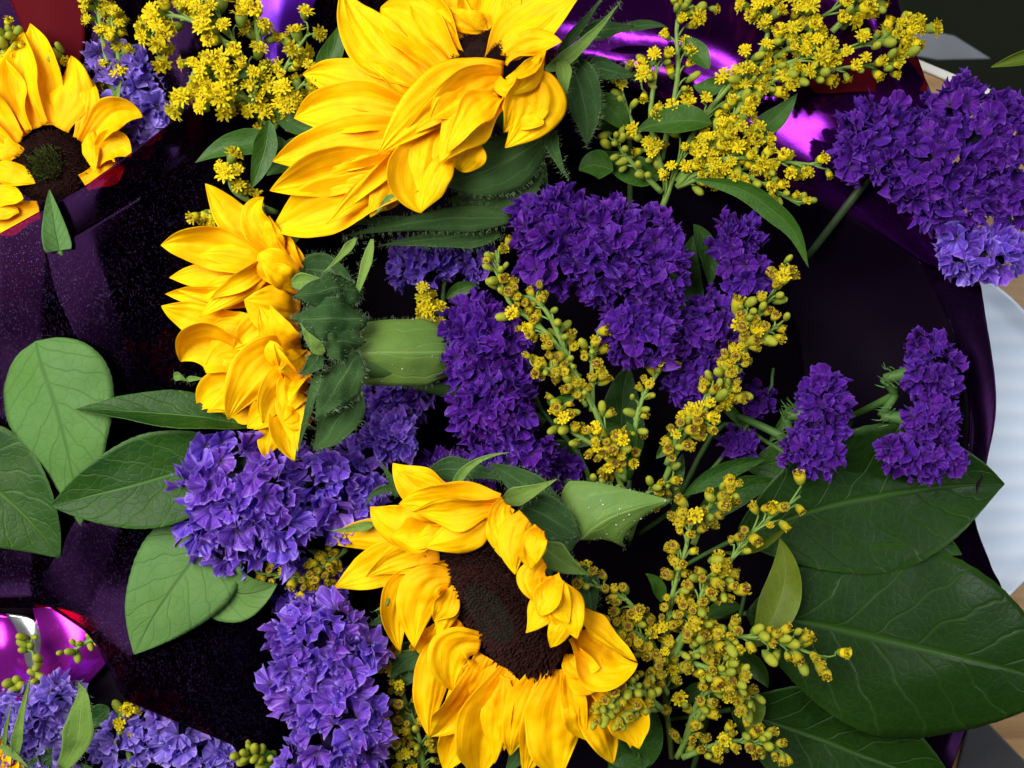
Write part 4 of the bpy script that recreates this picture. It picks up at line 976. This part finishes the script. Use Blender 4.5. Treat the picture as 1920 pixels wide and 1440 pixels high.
# C: open sunflower, bottom
sunflower('open sunflower with large dark disc at the bottom centre', (600, 820, 2.3226), (936, 1130, 70, 0.55, -0.34), [
    # bx,by, cx,cy, tx,ty, w, dc, dt, roll, cup
    (600, 260, 430, 260, 318, 112, 165, 0, 0, 0, .5),
    (560, 400, 330, 430, 212, 300, 175, 14, 6, 0, .8),
    (780, 300, 560, 260, 335, 300, 190, 20, 14, -15, -.5, dict(db=26)),
    (740, 330, 640, 420, 470, 480, 170, 34, 26, 20, -.7, dict(db=26)),
    (560, 400, 420, 480, 310, 440, 140, 26, 20, 20, .7, dict(db=26)),
    (470, 490, 230, 380, 45, 462, 150, -4, -10, 0, .6),
    (520, 500, 280, 530, 85, 648, 185, 8, 0, 0, .5, dict(db=-10)),
    (560, 560, 260, 600, 345, 928, 165, 4, -8, 0, .6, dict(db=-10)),
    (610, 800, 470, 900, 400, 975, 170, -6, -10, 0, .4, dict(db=-10)),
    (570, 620, 390, 580, 420, 900, 200, 30, 14, 0, -.8),
    (560, 640, 540, 740, 510, 880, 130, 20, 12, 10, -.6),
    (640, 840, 440, 950, 482, 1288, 170, 6, 0, 0, .5, dict(db=-10)),
    (720, 960, 640, 1150, 482, 1288, 190, 4, 2, 0, .4, dict(db=-10)),
    (700, 900, 520, 850, 580, 1112, 210, 22, 20, 0, -.6),
    (700, 1120, 600, 1260, 552, 1432, 150, -20, -30, 0, .5),
    (830, 1020, 700, 1200, 690, 1500, 230, -6, -14, 0, .4, dict(db=-10)),
    (800, 1040, 760, 1200, 760, 1420, 130, 4, 0, 20, -.5),
    (950, 1010, 860, 1200, 820, 1410, 150, 8, 2, 0, .5, dict(db=-10)),
    (1000, 1020, 980, 1220, 890, 1490, 170, 10, 2, 0, -.4, dict(db=-10)),
    (1070, 1020, 980, 1250, 1040, 1500, 230, 14, 4, 0, -.4, dict(db=-10)),
    (1090, 1000, 1130, 1200, 1180, 1340, 170, 22, 14, 0, -.6),
    (1140, 1050, 1240, 1240, 1290, 1440, 180, -4, -14, 0, .5),
    (1180, 1060, 1340, 1150, 1385, 1345, 180, -16, -26, 0, .5),
    (1110, 860, 1220, 1080, 1380, 985, 230, 10, -4, -35, .9),
    (1100, 960, 1150, 1040, 1250, 1060, 180, 20, 10, 0, -.5),
    (1130, 760, 1200, 850, 1372, 980, 110, 24, -2, -50, .5),
    (820, 300, 760, 400, 790, 525, 120, 22, 20, 10, -.6, dict(db=26)),
    (900, 350, 820, 420, 850, 595, 140, 26, 26, 0, -.7, dict(db=40)),
    (960, 400, 900, 460, 920, 580, 120, 30, 30, 0, -.7, dict(db=52)),
    (975, 540, 890, 600, 965, 722, 130, 26, 24, 0, -.5, dict(db=52)),
    (1040, 620, 960, 760, 912, 845, 130, 30, 30, 15, -.7, dict(db=52)),
    (1090, 700, 1060, 820, 1000, 928, 100, 32, 30, 0, -.6, dict(db=52)),
    (1010, 620, 1080, 740, 1120, 880, 150, 24, 20, 0, -.6, dict(db=52)),
    (60, 560, 70, 600, 115, 615, 22, 0, 0, 0, .4),
    ], [
    ([(575, 260, 60), (610, 80, 90), (835, 66, 80)], 46, 0, .8, 'sepal_light', 90),
    ([(800, 270, 90), (900, 250, 110), (1035, 180, 110)], 90, 0, .7, 'sepal_light', 120),
    ([(620, 220, 55), (700, 240, 85), (840, 290, 90)], 70, 0, .6, 'sepal_light', 90),
    ([(480, 150, 30), (640, 110, 40), (850, 200, 40)], 110, 0, .3, 'sepal', 200),
    ([(1060, 330, 50), (900, 200, 60), (740, 115, 40)], 130, 0, .4, 'sepal', 240, dict(prof=prof_leaf)),
    ([(860, 290, 60), (1000, 330, 70), (1130, 440, 50)], 190, 0, .5, 'sepal', 420, dict(prof=prof_leaf)),
    ([(970, 470, 70), (1060, 560, 90), (1175, 600, 80)], 130, 0, .6, 'sepal_light', 140),
    ([(340, 225, 40), (220, 210, 50), (200, 310, 40)], 40, 0, .6, 'sepal', 70),
    ([(240, 375, 20), (150, 400, 24), (45, 408, 20)], 44, 0, .5, 'sepal_light', 60),
    ([(335, 260, 40), (320, 180, 46), (255, 98, 40)], 38, 0, .5, 'sepal', 60),
    ([(300, 700, 0), (280, 740, 4), (235, 758, 0)], 22, 0, .5, 'sepal_light', 20),
    ([(430, 940, -30), (330, 990, -30), (310, 1060, -30)], 100, 0, .4, 'sepal', 80),
    ([(320, 780, -20), (260, 800, -20), (200, 820, -20)], 60, 0, .4, 'sepal', 60),
    ([(880, 1330, -40), (850, 1420, -30), (800, 1470, -30)], 90, 0, .4, 'sepal', 0),
    ([(1230, 1340, -30), (1320, 1360, -30), (1400, 1450, -30)], 150, 0, .4, 'leaf_dark', 0, dict(prof=prof_leaf)),
    ([(1140, 560, 40), (1190, 700, 40), (1180, 820, 40)], 110, 0, .5, 'sepal', 140),
    ], disc=(934, 1136, 62, 146, (-.67, .42, .61), False), seed=3, stem=[(990, 1090, 20), (1060, 1010, -60), (1100, 950, -200)])

# B: side-on sunflower, left middle
sunflower('sunflower seen side-on facing left above the round violet statice', (280, 330, 2.619), (560, 670, 20, 0.0, 0.0), [
    (740, 470, 660, 360, 600, 240, 140, 0, -20, 0, .4),
    (560, 400, 420, 220, 285, 55, 175, 10, 0, 0, .5),
    (660, 400, 440, 200, 558, 95, 150, 26, 20, 0, .6),
    (560, 520, 340, 480, 92, 495, 140, -10, -20, 0, .5),
    (560, 620, 300, 590, 66, 580, 110, -16, -24, 0, .5),
    (560, 720, 230, 740, 70, 638, 175, -4, -12, 0, .5),
    (600, 450, 330, 320, 80, 338, 215, 24, 8, 0, .6),
    (600, 560, 380, 560, 240, 560, 130, 14, 4, 0, .4),
    (540, 960, 260, 720, 148, 915, 250, 10, 0, 0, .6),
    (600, 800, 400, 720, 300, 740, 160, 10, 4, 0, -.4),
    (620, 1080, 330, 990, 222, 1152, 215, 20, 8, 0, .6),
    (640, 1140, 430, 1120, 360, 1190, 150, 10, 0, 0, .4),
    (640, 420, 480, 500, 232, 695, 140, 60, 36, 0, -.7),
    (690, 600, 560, 740, 408, 855, 165, 56, 34, 0, -.5),
    (740, 560, 620, 440, 530, 378, 170, 60, 50, 0, -.5),
    (740, 680, 580, 660, 470, 610, 220, 66, 56, 0, -.6),
    (740, 840, 640, 840, 540, 640, 190, 60, 50, 10, .5),
    (730, 860, 520, 860, 390, 1190, 250, 76, 40, 0, -.6),
    (700, 1000, 620, 900, 580, 800, 110, 88, 80, 0, -.9),
    (780, 860, 720, 920, 640, 960, 150, 84, 80, 0, -.5),
    (770, 1000, 640, 1000, 560, 1210, 230, 76, 56, 0, -.6),
    (780, 950, 700, 1020, 690, 1110, 120, 92, 90, 0, .8),
    (720, 1110, 580, 1140, 470, 1240, 160, 40, 20, 0, .5),
    (700, 1180, 560, 1260, 582, 1392, 130, 30, 14, 0, .5),
    (785, 1040, 600, 1190, 712, 1398, 190, 66, 44, 0, .5),
    (780, 1100, 740, 1200, 650, 1220, 130, 84, 80, 0, -.5),
    ], [
    ([(700, 530, 90), (790, 500, 110), (945, 552, 100)], 90, 0, .7, 'sepal_light', 90),
    ([(1095, 310, 60), (1060, 500, 80), (970, 690, 80)], 56, 10, .7, 'sepal_light', 130),
    ([(1015, 305, 60), (950, 390, 76), (855, 475, 76)], 46, 0, .7, 'sepal_light', 90),
    ([(1050, 560, 60), (900, 560, 130), (712, 590, 128)], 190, 0, -.5, 'sepal', 500, dict(prof=prof_leaf, crumple=.22, wave=.4)),
    ([(1060, 700, 70), (900, 700, 140), (700, 700, 130)], 230, 0, -.6, 'sepal', 600, dict(prof=prof_leaf, crumple=.2, wave=.45)),
    ([(1050, 820, 80), (930, 830, 140), (740, 760, 138)], 160, 0, -.5, 'sepal', 400, dict(prof=prof_leaf, crumple=.25, wave=.4)),
    ([(1020, 880, 80), (940, 1000, 140), (820, 1190, 120)], 190, 0, -.4, 'sepal', 600, dict(prof=prof_leaf, crumple=.2, wave=.4)),
    ([(1000, 1000, 70), (960, 1200, 100), (800, 1350, 80)], 210, 0, .3, 'sepal', 240, dict(prof=prof_leaf, crumple=.15, wave=.35)),
    ([(840, 880, 120), (790, 960, 140), (735, 970, 140)], 90, 0, .6, 'sepal', 120),
    ([(850, 920, 120), (780, 1150, 130), (720, 1390, 80)], 60, 30, .6, 'sepal', 140),
    ([(860, 870, 130), (790, 820, 150), (740, 720, 146)], 70, 0, .6, 'sepal_light', 120),
    ([(730, 430, 20), (800, 380, 20), (840, 400, 20)], 40, 0, .5, 'sepal', 30),
    ([(740, 460, 20), (850, 440, 30), (1000, 520, 10)], 170, 0, .4, 'sepal', 160, dict(prof=prof_leaf)),
    ([(580, 350, -20), (560, 200, -20), (540, 120, -20)], 70, 0, .4, 'sepal', 60),
    ([(180, 1000, -10), (220, 990, 0), (290, 1000, 0)], 30, 0, .4, 'sepal_light', 20),
    ([(120, 985, -6), (150, 980, -2), (185, 1010, -6)], 50, 0, .8, 'sepal_light', 20),
    ], seed=5, stem=[(640, 680, 50), (720, 690, 20), (820, 720, -60), (950, 760, -200)])

# A: top sunflower
sunflower('large sunflower at the top with twisted petals hiding its disc', (480, 0, 3.0), (860, 120, 70, 0.28, 0.22), [
    (900, 1000, 420, 1180, 105, 1302, 290, -26, -40, 0, .4),
    (1180, 760, 1200, 900, 1140, 960, 200, -16, -30, 0, .4),
    (1000, 480, 600, 300, 485, -40, 330, 6, 0, 0, .5),
    (1090, 400, 900, 170, 700, 40, 300, -4, -10, 0, .4),
    (1130, 330, 1020, 150, 870, -60, 210, 10, 0, 0, .6),
    (1170, 250, 1130, 120, 1060, -80, 180, 16, 8, 0, .6),
    (1330, 170, 1200, 130, 1010, 60, 120, 26, 30, 0, -.6),
    (1250, 180, 1250, 60, 1290, -160, 260, 0, -10, 0, .4),
    (1350, 180, 1370, 60, 1420, -140, 230, 4, -6, 0, .5),
    (980, 600, 560, 430, 245, 412, 290, 4, -6, 0, .6),
    (900, 560, 760, 480, 590, 350, 150, 24, 20, 0, -.6),
    (960, 680, 560, 560, 208, 662, 280, 14, 0, 0, .5),
    (900, 760, 500, 750, 260, 770, 160, 0, -12, 0, .4),
    (920, 760, 520, 800, 108, 912, 300, 18, 2, 0, .5),
    (840, 900, 420, 960, 108, 1075, 240, 16, 0, 0, .5),
    (760, 920, 480, 900, 230, 880, 130, 34, 18, 0, -.7),
    (880, 800, 680, 1020, 398, 1262, 130, 34, 16, 0, -.9),
    (860, 860, 740, 1020, 640, 1225, 150, 30, 12, 0, -.7),
    (1020, 700, 820, 980, 930, 1200, 300, 24, 6, 0, .7),
    (1100, 860, 1000, 1000, 940, 1190, 150, 34, 14, 0, -.6),
    (1480, 440, 1740, 520, 1400, 830, 300, 14, 0, 0, -.5),
    (1420, 520, 1480, 620, 1620, 700, 190, 20, 6, 0, -.5),
    (1350, 350, 1420, 150, 1830, -30, 290, 14, 8, 0, .7),
    (1390, 300, 1560, 200, 1720, 240, 150, 30, 20, 0, -.7),
    (1390, 440, 1060, 420, 690, 870, 300, 44, 34, 0, -.5),
    (1310, 470, 1130, 530, 990, 680, 210, 52, 46, 0, -.5),
    (1380, 560, 1160, 640, 1030, 915, 250, 44, 30, 0, -.7),
    (1330, 400, 1400, 640, 1610, 290, 110, 48, 40, 30, -.9),
    (1600, 300, 1560, 460, 1400, 520, 110, 52, 50, 0, -.9),
    ], [
    ([(1640, 760, 20), (1350, 980, 60), (1040, 1030, 50)], 330, 0, -.4, 'sepal', 700, dict(prof=prof_leaf)),
    ([(1620, 880, 0), (1380, 1200, 20), (1080, 1120, 10)], 280, 0, .3, 'sepal', 300, dict(prof=prof_leaf)),
    ([(1440, 1230, 20), (1000, 1200, 50), (500, 1330, 40)], 160, 0, -.5, 'sepal', 700),
    ([(1380, 1300, -10), (1100, 1330, 10), (700, 1380, 0)], 170, 0, .4, 'sepal', 400),
    ([(900, 1230, 30), (640, 1250, 44), (280, 1262, 40)], 50, 0, .6, 'sepal', 120),
    ([(800, 1060, 90), (740, 1120, 100), (670, 1205, 96)], 56, 0, .6, 'sepal_light', 60),
    ([(1700, 340, 70), (1790, 430, 90), (1640, 720, 80)], 90, 0, .6, 'sepal_light', 180),
    ([(1640, 700, 60), (1660, 860, 76), (1760, 1010, 60)], 90, 0, .6, 'sepal', 160),
    ([(1720, 300, 30), (1880, 500, 40), (1860, 820, 20)], 230, 0, .4, 'sepal', 500, dict(prof=prof_leaf)),
    ([(1630, 400, 60), (1840, 290, 80), (2050, 10, 60)], 90, 0, .7, 'sepal_light', 240),
    ([(1700, 290, 60), (1830, 160, 70), (1980, -60, 50)], 60, 0, .6, 'sepal', 140),
    ([(1820, 200, 30), (2010, 150, 30), (2130, 150, 10)], 120, 0, .5, 'sepal', 120),
    ([(1860, 350, 20), (2020, 420, 30), (2160, 430, 0)], 130, 0, .5, 'sepal', 160),
    ([(1540, 1350, -30), (1500, 1000, -20), (1600, 760, -20)], 220, 0, .2, 'sepal', 0, dict(prof=prof_leaf)),
    ], disc=(897, 102, 80, 52, (-.27, -.21, .93), False), seed=8, stem=[(900, 160, 20), (960, 230, -60), (1020, 300, -220)])

# D: upper left sunflower
sunflower('sunflower with greenish centre at the upper left edge, cut by film', (0, 0, 3.0), (93, 310, -90, 0.0, 0.15), [
    (300, 700, 250, 400, 185, 150, 230, 0, -10, 0, .5),
    (220, 720, 90, 480, 145, 195, 230, 6, -4, 0, .6),
    (150, 760, 40, 520, -40, 285, 260, 4, -8, 0, .5),
    (110, 800, -60, 600, -160, 480, 230, 8, 0, 0, .5),
    (90, 860, -60, 740, -200, 700, 200, 6, 0, 0, .4),
    (330, 720, 430, 500, 390, 305, 290, 16, 6, 0, -.6),
    (440, 780, 520, 560, 480, 400, 140, 10, 4, 0, -.5),
    (500, 820, 640, 560, 798, 660, 210, 10, 0, 0, .7),
    (520, 930, 650, 740, 742, 885, 190, 4, -6, 0, .6),
    (480, 690, 500, 800, 525, 968, 105, 30, 26, 0, -.7),
    (470, 1030, 600, 960, 700, 940, 180, -4, -14, 0, .4),
    (-80, 960, 60, 960, 178, 1030, 150, 26, 24, 0, -.7),
    (-80, 1090, 60, 1100, 148, 1130, 150, 20, 20, 0, -.6),
    (-100, 1200, 20, 1160, 100, 1190, 130, 20, 18, 0, -.5),
    (220, 1180, 80, 1220, -60, 1310, 190, 0, -10, 0, .4),
    (120, 870, 60, 820, -60, 860, 140, 20, 12, 0, -.6),
    ], [([(640, 600, -100), (650, 540, -90), (685, 455, -90)], 60, 0, .5, 'sepal_light', 40), ([(700, 900, -100), (760, 860, -96), (830, 820, -96)], 30, 0, .5, 'sepal', 20),
        ([(540, 800, -110), (640, 760, -108), (740, 720, -110)], 120, 0, .4, 'sepal', 30)],
    disc=(93, 312, -96, 72, (0, -.14, .99), True), seed=11, stem=[(93, 320, -130), (120, 420, -170), (200, 560, -260)])

# E: lower left corner sunflower
sunflower('corner sunflower with curled green sepals at the lower left', (0, 1080, 3.692), (-40, 1480, -40, 0, 0), [
    (-60, 1300, 10, 1180, 0, 1110, 90, 0, 0, 0, .4), (-20, 1400, 60, 1250, 40, 1180, 110, 6, 6, 0, .5), (0, 1420, 100, 1300, 120, 1230, 120, 0, 0, 0, .5), (60, 1420, 140, 1330, 170, 1310, 100, 0, 0, 0, .4)],
    [([(110, 1260, -20), (120, 1050, 10), (215, 690, 20)], 90, 0, .7, 'sepal_light', 200),
     ([(30, 1200, -20), (30, 1060, 0), (85, 880, 6)], 40, 0, .6, 'sepal_light', 100),
     ([(430, 1330, -30), (530, 1150, 10), (560, 980, 24), (575, 830, 26), (545, 735, 20)], 210, 0, .4, 'sepal_light', 300, dict(pk=dict(base=.35, mid=.4))),
     ([(0, 1180, -20), (120, 1240, -6), (200, 1330, -10)], 60, 0, .5, 'sepal_light', 80),
     ([(400, 1230, -40), (280, 1260, -26), (150, 1330, -30)], 130, 0, .4, 'sepal', 120),
     ([(640, 1400, -30), (600, 1320, -24), (560, 1300, -24)], 90, 0, .4, 'sepal', 60),
     ([(760, 920, -90), (680, 950, -90), (610, 1060, -90)], 170, 0, .3, 'leaf_dark', 0, dict(prof=prof_leaf))], seed=13, stem=[(-40, 1480, -60), (-80, 1560, -120), (-120, 1640, -250)])

# thick folded bracts
def bract(label, pts, w_, keel, seed, pk, roll=0):
    root = thing('green_bract', label, 'leaf', W(*pts[0]), 'folded green bracts')
    o = blade('leaf', root, M['bract'], [W(*p) for p in pts], w_ * U, roll=roll, cup=-0.35, fold=-0.32, ridge=0.05, prof=prof_lance, pk=pk, nu=30, nv=16, crumple=.03, seed=seed, thick=0.0006)
    fuzz(o, o, 420, 7 * U, M['hair'], seed, edge=.75)
    # water drops
    r = random.Random(seed); mb = MB()
    me = o.data; og = Vector(root['_org'])
    for _ in range(26):
        v = me.vertices[r.randrange(len(me.vertices))]
        s = r.uniform(1.0, 2.6) * U; c = v.co + og + Vector((0, 0, .0003))
        vv = [c + Vector((math.cos(a) * q, math.sin(a) * q, z)) * s for q, z in ((1, 0), (.75, .6)) for a in [k * math.pi / 3 for k in range(6)]] + [c + Vector((0, 0, .85)) * s]
        mb.add(vv, [(k, (k + 1) % 6, 6 + (k + 1) % 6, 6 + k) for k in range(6)] + [(6 + k, 6 + (k + 1) % 6, 12) for k in range(6)])
    mb.build('water_drop', M['drop'], root)['kind'] = 'stuff'
t = NT('water_drop'); M['drop'] = t.done(t.bsdf((0.75, 0.85, 0.8), 0.05, None, Specular__IOR__Level=1.0, Transmission__Weight=0.7))
bract('pale green ribbed bract pointing right from the side-on sunflower', [(664, 662, 60), (790, 660, 74), (980, 656, -150)], 128, 0, 61, dict(base=.88, mid=.5))
bract('pale green three-cornered bract behind the open sunflower', [(1090, 1010, 30), (1120, 960, 70), (1256, 938, 50)], 170, 0, 62, dict(base=.35, mid=.3), 10)
for o in bpy.data.objects:
    if '_org' in o: del o['_org']
